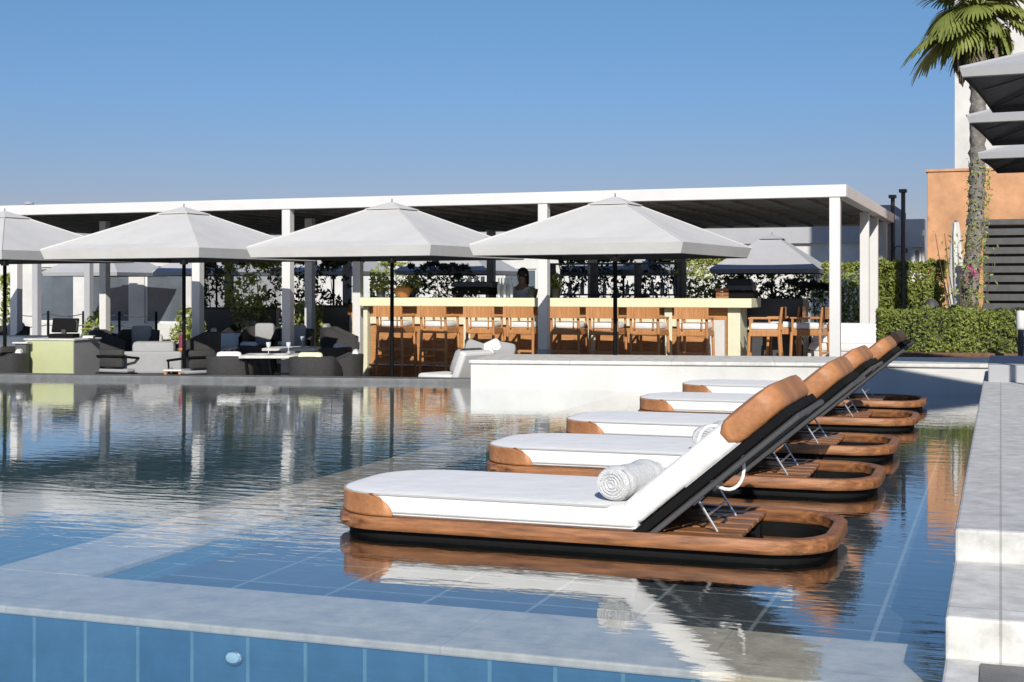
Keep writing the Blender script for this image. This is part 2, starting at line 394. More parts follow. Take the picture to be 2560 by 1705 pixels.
# ================================================================== PARASOLS
def canopy_loops(h, z0, z1, val, sag=.05, n=8):
    """square canopy shell: valance, then slightly hollow slopes up to the vent"""
    loops = []
    def sq(a, z, s=0):
        pts = []
        cs = [(-a, -a), (a, -a), (a, a), (-a, a)]
        for k in range(4):
            p, q = cs[k], cs[(k+1) % 4]
            for i in range(n):
                t = i/n; d = s*math.sin(math.pi*t)
                x = p[0]+(q[0]-p[0])*t; y = p[1]+(q[1]-p[1])*t
                pts.append((x*(1-.012*math.sin(math.pi*t)), y*(1-.012*math.sin(math.pi*t)), z-d))
        return pts
    loops.append(sq(h-val*.33, z0-val)); loops.append(sq(h, z0))
    for i in range(1, 7):
        t = i/6; loops.append(sq(h*(1-t)+.16*t, z0+(z1-z0)*t-.0, sag*(1-t)*.6))
    return loops
def make_parasol(h, zr, za, val, mt, label, group, floor=FLOOR):
    r = thing("parasol", label, "parasol", (0, 0, 0), 0, group)
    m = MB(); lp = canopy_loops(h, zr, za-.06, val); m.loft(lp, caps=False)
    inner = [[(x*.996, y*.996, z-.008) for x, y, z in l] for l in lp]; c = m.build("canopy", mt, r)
    MB().loft([list(reversed(l)) for l in inner], caps=False).build("canopy_underside", M['canvasd'], c)  # inner faces coloured dark for the shade beneath the canopy
    for sx_, sy_ in ((-1, -1), (1, -1), (1, 1), (-1, 1)):
        pts = [(sx_*(h*(1-t)+.16*t), sy_*(h*(1-t)+.16*t), zr+(za-.06-zr)*t+.002) for t in [i/6 for i in range(7)]]
        MB().tube(pts, .010, 6).build("seam", mt, c, True)
    m = MB(); a = .34; zz = za-.06-.33*(za-zr)*.16
    cap = [[(-s_, -s_, z), (s_, -s_, z), (s_, s_, z), (-s_, s_, z)] for s_, z in ((.27, za-.095), (.27, za-.087), (.04, za+.004), (.02, za+.010))]
    m.loft(cap).build("vent_cap", mt, c)
    MB().cyl((0, 0, za-.1), (0, 0, za+.06), .014, .008).build("finial", M['steel'], r, True)
    MB().cyl((0, 0, floor+.05), (0, 0, za-.05), .027, n=14).build("pole", M['black'], r, True)
    for k in range(8):
        ang = R(45*k); hh = h*(1.38 if k % 2 else .985); d = Vector((math.cos(ang), math.sin(ang), 0))
        tip = d*hh*.97; tip.z = zr-.02; 
        rib = MB().cyl((d*.03)+Vector((0, 0, za-.13)), tip, .011, .008, 6).build("rib", M['dark'], r)
        MB().cyl((d*.03)+Vector((0, 0, zr-.15)), d*hh*.5+Vector((0, 0, zr+(za-.13-zr)*.48-.0)), .008, .008, 6).build("strut", M['dark'], rib)
    MB().lathe([(.06, zr-.19), (.06, zr-.12), (.03, zr-.10)], 14).build("hub", M['dark'], r, True)
    MB().box(-.36, .36, -.36, .36, floor, floor+.07, bev=.02).build("base_weight", M['dark'], r)
    return r
pz = 18.9; up = Vector((cC, sC, 0))
c3 = W(980, pz)
labs = ["pale grey square parasol cut by the left edge of the photo", "pale grey square parasol above the podium and the grey sofa",
        "pale grey square parasol above the dining tables left of the bar stools", "pale grey square parasol in front of the middle of the bar"]
proto = make_parasol(1.40, 1.745, 2.375, .13, M['canvas'], labs[0], "pale parasols along the terrace edge")
for i, px in enumerate((12, 460, 980, 1538)):
    o = proto if i == 0 else dup(proto, label=labs[i])
    p = c3; o.location = (p.x, p.y, 0); o.rotation_euler.z = PA
# re-seat so the poles fall on their lines
for o, px in zip([x for x in C.objects if x.name.startswith('parasol') and not x.parent], (12, 460, 980, 1538)):
    k = (px-CX)/F; bx, bz = c3.x*cC+c3.y*sC, -c3.x*sC+c3.y*cC; ux, uz = pu.x*cC+pu.y*sC, -pu.x*sC+pu.y*cC
    t = (k*bz-bx)/(ux-k*uz); p = c3+pu*t; o.location = (p.x, p.y, 0); o.rotation_euler.z = R(-6.5)
# back row
bl = ["shaded parasol behind the right end of the bar with its top in the sun", "shaded back-row parasol behind the middle of the bar", "shaded back-row parasol above the coffee machine",
      "shaded back-row parasol behind the posts left of the bar", "shaded back-row parasol behind the dining tables", "shaded back-row parasol beyond the podium"]
bp_ = None
c0 = W(1930, 31)
for i, L in enumerate((0, 3.45, 7.6, 11.0, 14.4, 17.8)):
    p = c0-pu*L
    if bp_ is None: bp_ = o = make_parasol(1.18, 1.63, 2.41, .09, M['canvaso'], bl[0], "parasols in the row behind the bar")
    else: o = dup(bp_, label=bl[i])
    o.location = (p.x, p.y, 0); o.rotation_euler.z = PA
# three tall ones at the right, running away along the coping
rl = ["nearest and topmost of the three grey parasols at the right edge", "middle of the three grey parasols stacked at the right edge", "farthest and lowest of the three grey parasols at the right edge"]
tp = None; RA = R(-5)
for i, (px, zc) in enumerate(((2398, 9.75), (2416, 12.45), (2444, 15.9))):
    if tp is None: tp = o = make_parasol(1.09, 2.76, 3.14, .06, M['canvaso'], rl[0], "tall grey parasols along the coping", .36)
    else: o = dup(tp, label=rl[i])
    p = W(px, zc); q = p+Matrix.Rotation(RA, 3, 'Z') @ Vector((1.09, 1.09, 0)); o.location = (q.x, q.y, 0); o.rotation_euler.z = RA

# ================================================================== LOUNGERS
LL, LW, HX = 2.46, .95, 1.60
def ring(m, i, wd, z0, z1, r=.30):
    loops = []
    o_ = lambda k, z: rrect(k, LL-k, -LW/2+k, LW/2-k, r-k*.6, z, 8, r-k*.6)
    prof = [(i+.006, z0), (i, z0+.008), (i, z1-.012), (i+.010, z1), (i+wd-.01, z1), (i+wd, z1-.01), (i+wd, z0+.008), (i+wd-.006, z0), (i+.006, z0)]
    return m.loft([o_(k, z) for k, z in prof], caps=False)
def make_lounger():
    r = thing("sun_lounger", "", "sun lounger", (0, 0, 0), 0, "sun loungers standing in the shallow water")
    ring(MB(), 0, .062, .036, .10).build("frame", M['teak'], r, True)
    ring(MB(), .045, .04, -.13, .035, .29).build("plinth", M['black'], r, True)
    for k in range(6):
        y = -.375+k*.15; x0 = .10; x1 = 2.04
        MB().box(x0, x1, y-.058, y+.058, .066, .088, bev=.004).build("slat", M['teak'], r)
    # flat mattress
    zb, zt = .1005, .215
    prof = [(.03, zb), (.012, zb+.012), (.008, zb+.03), (.006, zt-.03), (.012, zt-.008), (.03, zt), (.10, zt+.006)]
    m = MB(); m.loft([rrect(.0+k, HX-k*.3, -LW/2+.005+k, LW/2-.005-k, .33-k*.5, z, 8, .03) for k, z in prof])
    mt = m.build("mattress", M['cushion'], r, True)
    pp = rrect(.010, 1.472, -LW/2+.015, LW/2-.015, .325, zt-.008, 8, .03)
    MB().tube(pp, .0055, 6, closed=True).build("piping", M['piping'], mt, True)
    MB().tube([(x, y, z+.003) for x, y, z in rrect(.012, 1.59, -LW/2+.012, LW/2-.012, .32, zb+.022, 8, .03)], .004, 6, closed=True).build("piping", M['piping'], mt, True)
    # tan corner wrap round the foot
    m = MB(); rows = []; ou = .003
    for j in range(9):
        t = j/8; z = zb+.004+(zt-zb-.012)*t; xl = .20+.19*math.sqrt(max(0, 1-(t*.93)**2)); row = []
        rad = .325; ns = 8
        for s_ in (-1, 1):
            part = []
            for i in range(ns+1): part.append((xl+( .33-xl)*i/ns if xl > .33 else .33, s_*(LW/2-.009+ou)))
            if xl <= .33: part = [(.33-(.33-.33)*i, s_*(LW/2-.009+ou)) for i in range(ns+1)]
            row.append(part)
        arc = []
        a_lim = 0 if xl >= .33 else math.asin(min(1, (.33-xl)/rad))
        seg = 16
        pts = []
        if xl > .33: pts += [(xl, -(LW/2-.006))]
        else: pts += [(.33-rad*math.sin(a_lim), -(LW/2-.006-rad)-rad*math.cos(a_lim))]
        for i in range(seg+1):
            a = a_lim+(math.pi/2-a_lim)*i/seg; pts.append((.335-(rad+.003)*math.sin(a), -(LW/2-.009-rad)-(rad+.003)*math.cos(a)))
        full = pts+[(x, -y) for x, y in reversed(pts)]
        rows.append([(x, y, z) for x, y in full])
    m.loft(rows, caps=False, closed=False)
    o = m.build("foot_cover", M['leather'], r, True); sm = o.modifiers.new("s", 'SOLIDIFY'); sm.thickness = .007; sm.offset = 1
    # backrest, built along its own slope
    A = R(40.2); bl_ = .875
    T = Matrix.Translation((HX, 0, .108)) @ Matrix.Rotation(-A, 4, 'Y')
    hw = LW/2-.02; th = .115
    prof = [(.02, 0), (.006, .012), (.0, .03), (.0, th-.03), (.006, th-.01), (.02, th), (.08, th+.006)]
    lw_ = MB(); lw_.loft([rrect(0+k, bl_-k, -hw+k, hw-k, .03, z+.02, 8, .14) for k, z in prof], T)
    bm = lw_.build("backrest_mattress", M['cushion'], r, True)
    # tan head cover wrapping the upper part
    hc = MB(); y_ = hw+.006
    loops = []
    for k, z in [(.02, -.006), (.004, .006), (-.004, .03), (-.006, th-.03), (.0, th-.006), (.02, th+.004), (.07, th+.010)]:
        cut = .545+.06*(abs((z-th/2)/(th/2))**2)*.9
        loops.append(rrect(cut+max(k, 0)*.2, bl_-k+.008, -y_+k, y_-k, .05, z+.02, 8, .10))
    hc.loft(loops, T).build("head_cover", M['leather'], r, True)
    MB().box(-.03, bl_+.0, -hw, hw, -.03, .012, T, bev=.006).build("backrest_board", M['black'], r)
    bf = MB()
    bf.tube([T @ Vector(p) for p in ((-.02, -hw+.02, -.05), (bl_+.01, -hw+.02, -.05), (bl_+.01, hw-.02, -.05), (-.02, hw-.02, -.05))], .014, 8)
    bfo = bf.build("backrest_frame", M['dark'], r, True)
    for y in (-.25, 0, .25): MB().box(.02, bl_-.02, y-.03, y+.03, -.048, -.031, T).build("backrest_slat", M['dark'], bfo)
    MB().box(.30, .62, -hw-.004, hw+.004, .014, .019, T).build("edge_trim", M['chrome'], bfo)
    for y in (-.27, .20):
        s_ = MB(); top = T @ Vector((.26, y, -.055)); s_.tube([top, (HX+.325, y, .09)], .0065, 6)
        sp = s_.build("support_strut", M['chrome'], r, True)
        MB().box(-.03, .03, -.012, .012, -.012, .012, Matrix.Translation(top) @ Matrix.Rotation(-A, 4, 'Y')).build("bracket", M['steel'], sp)
    mid = (T @ Vector((.26, 0, -.055))).lerp(Vector((HX+.325, 0, .09)), .5)
    MB().tube([(mid.x, -.27, mid.z), (mid.x, .20, mid.z)], .006, 6).build("cross_rod", M['chrome'], r, True)
    for x in (.35, 2.0):
        for y in (-.3, .3): MB().box(x-.03, x+.03, y-.03, y+.03, -.13, .044).build("leg", M['black'], r)
    return r
lo = make_lounger()
llab = ["nearest sun lounger, with a rolled towel and a white strap loop behind its back",
        "second sun lounger from the front, with a rolled towel at its back",
        "middle sun lounger of the five, two behind the nearest one",
        "fourth sun lounger from the front, between the middle and the farthest one",
        "farthest sun lounger, closest to the low white wall"]
LY = [6.05, 8.08, 9.88, 12.05, 14.0]
for i, y in enumerate(LY):
    o = lo if i == 0 else dup(lo)
    o['label'] = llab[i]; o.location = (-3.145+(0, .02, -.015, .01, -.02)[i], y+LW/2, 0); o.rotation_euler.z = R((0, .5, -.4, .3, -.5)[i])
# strap loop behind nearest one
ang = [2*math.pi*i/28 for i in range(28)]
sl_ = MB().tube([(-1.19+.105*math.cos(a), 6.18+.03*math.sin(a), .44+.13*math.sin(a)-.05*math.cos(a)) for a in ang], .008, 8, closed=True)
tag(sl_.build("strap_loop", M['cushion'], None, True), "white strap loop hanging behind the back of the nearest lounger", "strap")
# towels
def make_towel():
    r = thing("rolled_towel", "grey-white rolled towel lying on the nearest lounger", "towel", (0, 0, 0), 0, "rolled towels on the loungers")
    n = 40; R0 = .084; ln = .38; m = MB(); loops = []
    for s_ in range(25):
        t = s_/24; y = ln*t; bulge = R0*(1+.05*math.sin(3*t*math.pi)+.03*math.sin(17*t))
        e = 1-.12*(abs(2*t-1)**8)
        loops.append([(bulge*e*(1.06+.02*math.sin(3*a+5*t))*math.cos(a), y, R0*.95+bulge*e*.93*math.sin(a)) for a in [2*math.pi*k/n for k in range(n)]])
    body = m.loft(loops).build("towel_body", M['towel'], r, True)
    # the spiral of the roll on each end
    for yy in (-.003, ln+.003):
        sp = []
        for k in range(110):
            a = k/110*2*math.pi*4.2; rr = .008+.062*k/110; sp.append((rr*1.03*math.cos(a), yy, R0*.95+rr*.92*math.sin(a)))
        MB().tube(sp, .0045, 5).build("roll_edge", M['towel'], body, True)
    fl = MB(); pts = [(R0*1.05*math.cos(a)*1.03, R0*.95+R0*.96*math.sin(a)) for a in [R(-50+10*i) for i in range(12)]]
    fl.loft([[(x, y, z), (x*1.05, y, z*1.0+.004)] for x, z in pts for y in (0.01,)][:1]+[[(x, .01, z), (x, ln-.01, z)] for x, z in pts], caps=False, closed=False)
    fl.build("loose_flap", M['towel'], body, True)
    return r
tw1 = make_towel(); tw1.location = (-1.685, 6.13, .222); tw1.rotation_euler.z = R(-14)
tw2 = dup(tw1, loc=(-1.665, 8.16, .222), rz=R(-8), label="small rolled towel on the second lounger, beside its raised back")
# ================================================================== BAR
BN = 1.95                                     # bar front behind pergola front
ub0, ub1 = PX(905, BN), PX(1882, BN)
zb_ = 1.05
bar = thing("bar_counter", "long bar with a pale stone top and warm timber front under the pergola", "bar", tuple(P(0, BN)), PA)
MB().box(ub0, ub1, -.12, .75, zb_-.145, zb_, bev=.01).build("counter_top", M['counter'], bar)
fp = MB().box(ub0+.12, ub1-.42, .10, .16, FLOOR, zb_-.146).build("front_panel", M['barwood'], bar)
k = 0; u = ub0+.2
while u < ub1-.5:
    MB().box(u-.018, u+.018, .085, .099, FLOOR+.1, zb_-.16).build("batten", M['barwood'], fp); u += .36
MB().box(ub0+.13, ub1-.73, .04, .0845, .60+.0, .72, bev=.008).build("front_rail", M['counterwall'], bar)
for px in (1166, 1478, 1670):
    MB().box(PX(px, BN)-.06, PX(px, BN)+.06, .02, .0395, FLOOR, zb_-.147).build("pilaster", M['counterwall'], bar)
MB().box(ub1-.40, ub1-.20, .02, .6, FLOOR, zb_-.146, bev=.01).build("end_pier", M['counterwall'], bar)
MB().box(ub1-.72, ub1-.44, -.02, .09, FLOOR, zb_-.34, bev=.01).build("white_panel", M['plaster'], bar)
MB().box(ub0+.02, ub0+.10, .0, .6, FLOOR, zb_-.146, bev=.008).build("end_pier", M['counterwall'], bar)
MB().tube([(ub0+.15, -.02, FLOOR+.22), (ub1-.75, -.02, FLOOR+.22)], .02, 10).build("foot_rail", M['steel'], bar, True)
MB().box(ub0+.2, ub1-.4, .16, .7, FLOOR, zb_-.35).build("bar_body", M['black'], bar)
MB().box(ub0+.4, ub1-.3, 2.0, 2.6, FLOOR, zb_-.12, bev=.01).build("back_counter", M['dark'], bar)

def make_stool():
    r = thing("bar_stool", "", "bar stool", (0, 0, 0), 0, "timber bar stools along the bar")
    w2 = .24; d2 = .22; sx = w2-.02
    for x in (-sx, sx):
        MB().tube([(x*1.10, -d2-.05, 0), (x, -d2, .86), (x*1.0, -d2-.045, 1.24)], [.022, .024, .02], 8).build("leg", M['teakz'], r, True)
        MB().tube([(x*1.10, d2+.03, 0), (x, d2, .86)], [.022, .024], 8).build("leg", M['teakz'], r, True)
        a = MB().box(x-.02, x+.02, -d2, d2+.02, 1.06, 1.085, bev=.006).build("armrest", M['teakz'], r)
        MB().box(x-.015, x+.015, d2-.03, d2, .88, 1.059).build("arm_post", M['teakz'], a)
    MB().box(-w2, w2, -d2, d2, .80, .90, bev=.012).build("seat", M['teakz'], r)
    MB().box(-w2+.02, w2-.02, -d2+.01, d2-.01, .901, 1.0, bev=.03).build("cushion", M['cushion'], r, True)
    b = MB().loft([[(x, -d2-.07-.0+ (.02*(x/w2)**2)*-1+dy, z) for x in [ -w2-.02+(2*w2+.04)*i/8 for i in range(9)]] for dy, z in ((0, 1.06), (0, 1.24), (.028, 1.24), (.028, 1.06), (0, 1.06))], caps=False, closed=False).build("backrest", M['teakz'], r)
    for x in (-.15, .15): MB().box(x-.010, x+.010, -d2-.045, -d2-.03, .9, 1.06).build("back_slat", M['teakz'], r)
    for z in (.30, .52):
        MB().box(-sx, sx, -d2-.045, -d2-.015, z, z+.035).build("stretcher", M['teakz'], r)
    MB().box(-sx, sx, d2-.01, d2+.02, .28, .315).build("footrest", M['teakz'], r)
    for x in (-sx, sx): MB().box(x-.012, x+.012, -d2, d2, .40, .43).build("side_stretcher", M['teakz'], r)
    return r
stp = make_stool(); BS = 1.35
ordn = ["leftmost", "second", "third", "fourth", "fifth", "sixth", "seventh", "rightmost"]
slab = ["leftmost bar stool of the front row, beside the bar's left end", "second bar stool from the left in the front row", "third bar stool from the left, behind the end of the low white wall",
        "bar stool directly left of the white front post", "bar stool directly right of the white front post", "bar stool just left of the parasol pole before the bar's middle",
        "bar stool second from the right in the front row", "rightmost bar stool of the front row, beside the white panel"]
for i, px in enumerate((990, 1100, 1212, 1315, 1423, 1520, 1624, 1739)):
    o = stp if i == 0 else dup(stp)
    o['label'] = slab[i]; q = P(PX(px, BS), BS, FLOOR); o.location = tuple(q); o.rotation_euler.z = PA+R(random.uniform(-6, 6))
elab = ["bar stool standing side-on at the right end of the bar", "dark shaded bar stool behind the right end of the bar", "rightmost timber bar stool, beside the white corner post"]
for lb, px, n, rz in ((elab[0], 1912, 1.6, 96), (elab[1], 1960, 2.7, 92), (elab[2], 2025, 2.1, 80)):
    dup(stp, loc=tuple(P(PX(px, n), n, FLOOR)), rz=R(rz), label=lb)
dup(stp, loc=tuple(P(PX(925, 2.9), 2.9, FLOOR)), rz=R(-90), label="bar stool in the shade at the left short side of the bar")
# low cabinet behind the end of the bar
cb = thing("side_cabinet", "dark cabinet with a pale shelf between the bar end and the side stools", "cabinet", tuple(P(PX(1945, 3.2), 3.2, FLOOR)), PA)
MB().box(-.55, .45, -.3, .3, 0, 1.36, bev=.01).build("body", M['dark'], cb)
MB().box(-.6, .1, -.5, -.301, .86, .93, bev=.01).build("shelf", M['counter'], cb)

# things on the bar
def on_bar(px, n=.25): return P(PX(px, BN+n), BN+n, zb_+.0005)
bk = thing("fruit_bowl", "copper bowl of yellow fruit on the left part of the bar top", "fruit bowl", tuple(on_bar(1008)))
MB().lathe([(.07, 0), (.10, .01), (.15, .10), (.17, .16), (.155, .16), (.13, .09), (.05, .02), (.001, .02)], 20).build("bowl", M['basket'], bk, True)
for k in range(7):
    a = k*2*math.pi/6; rr = .085 if k < 6 else 0
    MB().sphere((rr*math.cos(a), rr*math.sin(a), .15+.03*(k == 6)+.01*(k % 2)), .05).build("fruit", M['fruit'], bk, True)
cm = thing("coffee_machine", "wide dark espresso machine on the bar left of the white front post", "coffee machine", tuple(on_bar(1185, .4)), PA)
MB().box(-.34, .34, -.2, .25, .05, .17, bev=.015).build("body", M['black'], cm)
MB().box(-.36, .36, -.06, .25, .17, .27, bev=.015).build("boiler", M['dark'], cm)
for x in (-.2, 0, .2): MB().cyl((x, -.10, .11), (x, -.26, .10), .012).build("handle", M['steel'], cm, True)
for x in (-.3, .3): MB().box(x-.03, x+.03, -.15, .2, 0, .05).build("foot", M['dark'], cm)
for x in (-.12, 0, .12): MB().cyl((x, .1, .27), (x, .1, .36), .035).build("cup", M['white'], cm, True)
gl_ = None
for k, px in enumerate((1247, 1254, 1262, 1270, 1279)):
    q = on_bar(px, .2+.07*(k % 2))
    if gl_ is None:
        gl_ = o = tag(MB().lathe([(.02, 0), (.024, .004), (.028, .20), (.010, .27), (.010, .33), (.001, .33)], 12).build("bottle", M['clear'], None, True, loc=tuple(q)), "clear glass bottle in the cluster beside the coffee machine", "bottle", "clear bottles on the bar")
    else:
        o = gl_.copy(); C.objects.link(o); o.location = q
gr = thing("grill_oven", "dark hooded grill oven at the right end of the bar top", "oven", tuple(on_bar(1852, .35)), PA)
MB().box(-.24, .24, -.22, .22, 0, .13, bev=.02).build("body", M['black'], gr)
MB().loft([rrect(-.22, .22, -.2, .2, .05, .131, 4), rrect(-.22, .22, -.19, .2, .05, .2, 4), rrect(-.15, .15, -.08, .16, .04, .31, 4)]).build("hood", M['dark'], gr)
MB().cyl((.0, .05, .30), (0, .05, .36), .05).build("chimney", M['black'], gr, True)
bx = thing("wooden_crate", "small brown wooden crate on the bar beside the hooded oven", "crate", tuple(on_bar(1808, .2)), PA)
for z in (0, .055, .11): 
    MB().box(-.1, .1, -.08, -.068, z, z+.045).build("slat", M['teak'], bx); MB().box(-.1, .1, .068, .08, z, z+.045).build("slat", M['teak'], bx)
MB().box(-.1, -.088, -.067, .067, 0, .155).build("end_board", M['teak'], bx); MB().box(.088, .1, -.067, .067, 0, .155).build("end_board", M['teak'], bx)
def tuft(pt, h, r_, n, size, m, label, cat="plant", pot=True, name="potted_plant", group=None, seed=3, potm=None):
    t = thing(name, label, cat, tuple(pt), 0, group)
    rng = np.random.default_rng(seed); P_ = []
    while len(P_) < n:
        q = rng.uniform(-1, 1, 3)
        if (q**2).sum() < 1: P_.append((q[0]*r_, q[1]*r_, h*.58+q[2]*h*.42))
    leafmesh("foliage", P_, size, m, t, seed=seed)
    for k in range(5):
        a = k*1.3; MB().tube([(0, 0, .02), (r_*.3*math.cos(a), r_*.3*math.sin(a), h*.4), (r_*.6*math.cos(a), r_*.6*math.sin(a), h*.75)], [.008, .006, .003], 5).build("stem", M['bark2'], t)
    if pot: MB().lathe([(.06, 0), (.09, .13), (.095, .15), (.08, .15), (.075, .12), (.001, .12)], 16).build("pot", potm or M['dark'], t, True)
    return t
tuft(on_bar(952), .42, .19, 260, .055, M['leafl'], "light green potted plant on the bar's left end", seed=5)
tuft(on_bar(1030, .5), .40, .17, 240, .055, M['leaf'], "green potted plant behind the fruit bowl", seed=6)
tuft(on_bar(1332, .3), .2, .06, 60, .03, M['leaf'], "tiny herb pot beside the white front post", seed=7)
tuft(on_bar(1390, .3), .42, .12, 160, .05, M['leaf'], "green potted plant just right of the white front post on the bar", seed=8)
# glass shelves / bottles behind the middle of the bar
shf = thing("back_bar_shelf", "dark shelf rack standing behind the middle of the bar", "shelf", tuple(P(PX(1540, 4.2), 4.2, FLOOR)), PA)
for x in (-1.2, -.4, .4, 1.2): MB().box(x-.03, x+.03, -.15, .15, 0, 1.95).build("upright", M['dark'], shf)
for z in (1.02, 1.4, 1.75, 1.95): MB().box(-1.23, 1.23, -.16, .16, z, z+.03).build("shelf_board", M['dark'], shf)
bt = None
rng = random.Random(4)
for z in (1.05, 1.43):
    for k in range(11):
        q = P(PX(1540, 4.2), 4.2, FLOOR+z+.0005)+pu*(-1.08+k*.215+rng.uniform(-.03, .03))
        if min(abs((-1.08+k*.215)-c_) for c_ in (-.4, .4)) < .07: continue
        if bt is None:
            bt = tag(MB().lathe([(.038, 0), (.038, .17), (.014, .22), (.014, .29), (.001, .29)], 10).build("bottle", M['glass'], None, True, loc=tuple(q)), "dark glass bottle standing in the rack behind the bar", "bottle", "bottles in the back rack")
        else:
            o = bt.copy(); C.objects.link(o); o.location = q; s_ = rng.uniform(.8, 1.05); o.scale = (s_, s_, s_)

# bartender
def make_person(pt, rz):
    r = thing("person", "person with dark hair in a white shirt standing behind the bar", "person", tuple(pt), rz)
    def skin(name, verts, edges, rad, m, sub=1):
        me = bpy.data.meshes.new(name); me.from_pydata(verts, edges, []); me.materials.append(m)
        o = bpy.data.objects.new(name, me); C.objects.link(o); o.parent = r
        md = o.modifiers.new("skin", 'SKIN'); md.use_smooth_shade = True
        if not me.skin_vertices: 
            bpy.context.view_layer.update()
        lay = me.skin_vertices[0].data if me.skin_vertices else None
        if lay:
            for i, q in enumerate(rad): lay[i].radius = (q, q) if not hasattr(q, '__len__') else q
            lay[0].use_root = True
        s_ = o.modifiers.new("sub", 'SUBSURF'); s_.levels = sub; s_.render_levels = sub
        return o
    V = [(0,0,.93),(0,0,1.10),(0,0,1.28),(0,0,1.42),(0,.0,1.49),(0,.01,1.56),(0,.02,1.64),
         (.16,0,1.38),(.22,.02,1.12),(.17,.20,.96),(.15,.28,.95),(-.16,0,1.38),(-.22,.02,1.12),(-.17,.20,.96),(-.15,.28,.95),
         (.09,0,.88),(.10,.01,.48),(.10,-.02,.08),(.10,.10,.03),(-.09,0,.88),(-.10,.01,.48),(-.10,-.02,.08),(-.10,.10,.03)]
    Eg = [(0,1),(1,2),(2,3),(3,4),(4,5),(5,6),(3,7),(7,8),(8,9),(9,10),(3,11),(11,12),(12,13),(13,14),(0,15),(15,16),(16,17),(17,18),(0,19),(19,20),(20,21),(21,22)]
    Rd = [(.14,.10),(.125,.09),(.15,.10),(.12,.09),.055,.085,.09,.055,.042,.03,.03,.055,.042,.03,.03,.085,.055,.042,.035,.085,.055,.042,.035]
    for s_ in (1, -1):                       # fingers
        base = 10 if s_ == 1 else 14
        for k in range(5):
            x = (.15+(-.03+.016*k))*s_
            a = len(V); V += [(x, .31, .95), (x, .345, .945), (x, .37, .93)]; Eg += [(base, a), (a, a+1), (a+1, a+2)]; Rd += [.010, .009, .008]
    skin("body", V, Eg, Rd, M['skin'])
    # shirt: shell a little larger than the torso and the sleeves
    V2 = [(0,0,.92),(0,0,1.10),(0,0,1.28),(0,0,1.43),(.165,0,1.385),(.21,.01,1.2),(-.165,0,1.385),(-.21,.01,1.2)]
    skin("shirt", V2, [(0,1),(1,2),(2,3),(3,4),(4,5),(3,6),(6,7)], [(.165,.125),(.15,.115),(.175,.125),(.11,.10),.075,.062,.075,.062], M['shirt'])
    V3 = [(0,0,.93),(.09,0,.86),(.10,.01,.48),(.10,-.02,.10),(-.09,0,.86),(-.10,.01,.48),(-.10,-.02,.10)]
    skin("trousers", V3, [(0,1),(1,2),(2,3),(0,4),(4,5),(5,6)], [(.15,.12),.10,.075,.06,.10,.075,.06], M['trousers'])
    h = MB().sphere((0, -.015, 1.655), .105, 14, sz=1.08); h.box(-.075, .075, -.11, -.04, 1.45, 1.66, bev=.03); h.build("hair", M['hair'], r, True)
    MB().loft([[(-.014, .10, 1.60), (.014, .10, 1.60), (.006, .10, 1.65), (-.006, .10, 1.65)], [(-.008, .128, 1.605), (.008, .128, 1.605), (.003, .108, 1.65), (-.003, .108, 1.65)]]).build("nose", M['skin'], r, True)
    for x in (-.032, .032): MB().sphere((x, .093, 1.645), .012, 8).build("eye", M['hair'], r, True)
    MB().box(-.022, .022, .095, .103, 1.565, 1.573).build("mouth", M['maroon'], r)
    for x in (-.09, .09): MB().sphere((x, .01, 1.63), .022, 8).build("ear", M['skin'], r, True)
    return r
q = P(PX(1306, 3.3), 3.3, FLOOR)
dk = thing("duckboard", "low timber duckboard on the floor behind the bar", "duckboard", tuple(q), PA)
for y in (-.3, -.18, -.06, .06, .18, .3): MB().box(-1.6, 1.6, y-.05, y+.05, .06, .13).build("board", M['barwood'], dk)
for x in (-1.4, 0, 1.4): MB().box(x-.03, x+.03, -.35, .35, 0, .059).build("bearer", M['barwood'], dk)
make_person(q+Vector((0, 0, .13)), R(155))

# ================================================================== DINING TERRACE
def make_wicker(label, m, cush, h=.66):
    r = thing("armchair", label, "armchair", (0, 0, 0), 0, "woven armchairs on the dining terrace")
    w2, d2 = .31, .30
    o_ = []
    # wrap-around back and arms (open towards +y)
    prof = []
    for i in range(17):
        a = R(200+140*i/16); prof.append((w2*1.02*math.cos(a)/.94, d2*.9*math.sin(a)/.98))
    pts = [(-w2, d2)]+[(max(-w2, min(w2, x)), max(-d2, y)) for x, y in prof]+[(w2, d2)]
    def hh(x, y): return h if y < -.05 else h-.16*min(1, (y+.05)/.2)
    outer = [(x, y) for x, y in pts]; inner = [(x*.84, y*.84+.02) for x, y in pts]
    m_ = MB()
    rows = [[(x, y, .10) for x, y in outer], [(x*1.01, y*1.01, hh(x, y)*.6) for x, y in outer], [(x*1.04, y*1.04, hh(x, y)) for x, y in outer],
            [(x*1.02, y*1.02, hh(x, y)+.015) for x, y in inner], [(x, y, hh(x, y)*.6) for x, y in inner], [(x, y, .30) for x, y in inner]]
    m_.loft(rows, caps=False, closed=False).build("shell", m, r, True)
    MB().box(-w2*.86, w2*.86, -d2*.86, d2*1.0, .12, .31, bev=.02).build("seat_base", m, r)
    MB().box(-w2*.80, w2*.80, -d2*.42, d2*.98, .311, .40, bev=.035).build("cushion", cush, r, True)
    MB().box(-w2*.55, w2*.55, -d2*.74, -d2*.42, .42, h+.07, bev=.05).build("back_cushion", cush, r, True)
    for x in (-w2+.04, w2-.04):
        for y in (-d2+.06, d2-.04): MB().cyl((x, y, 0), (x, y, .12), .018, .02).build("leg", M['black'], r)
    return r
def place(o, px, zc, rz=0):
    q = W(px, zc, FLOOR); o.location = tuple(q); o.rotation_euler.z = rz; return o
wk = make_wicker("dark woven armchair with its back to the pool, left of the near dining table", M['wicker'], M['cushion'], .60)
place(wk, 577, 18.9, YAW+R(4)); 
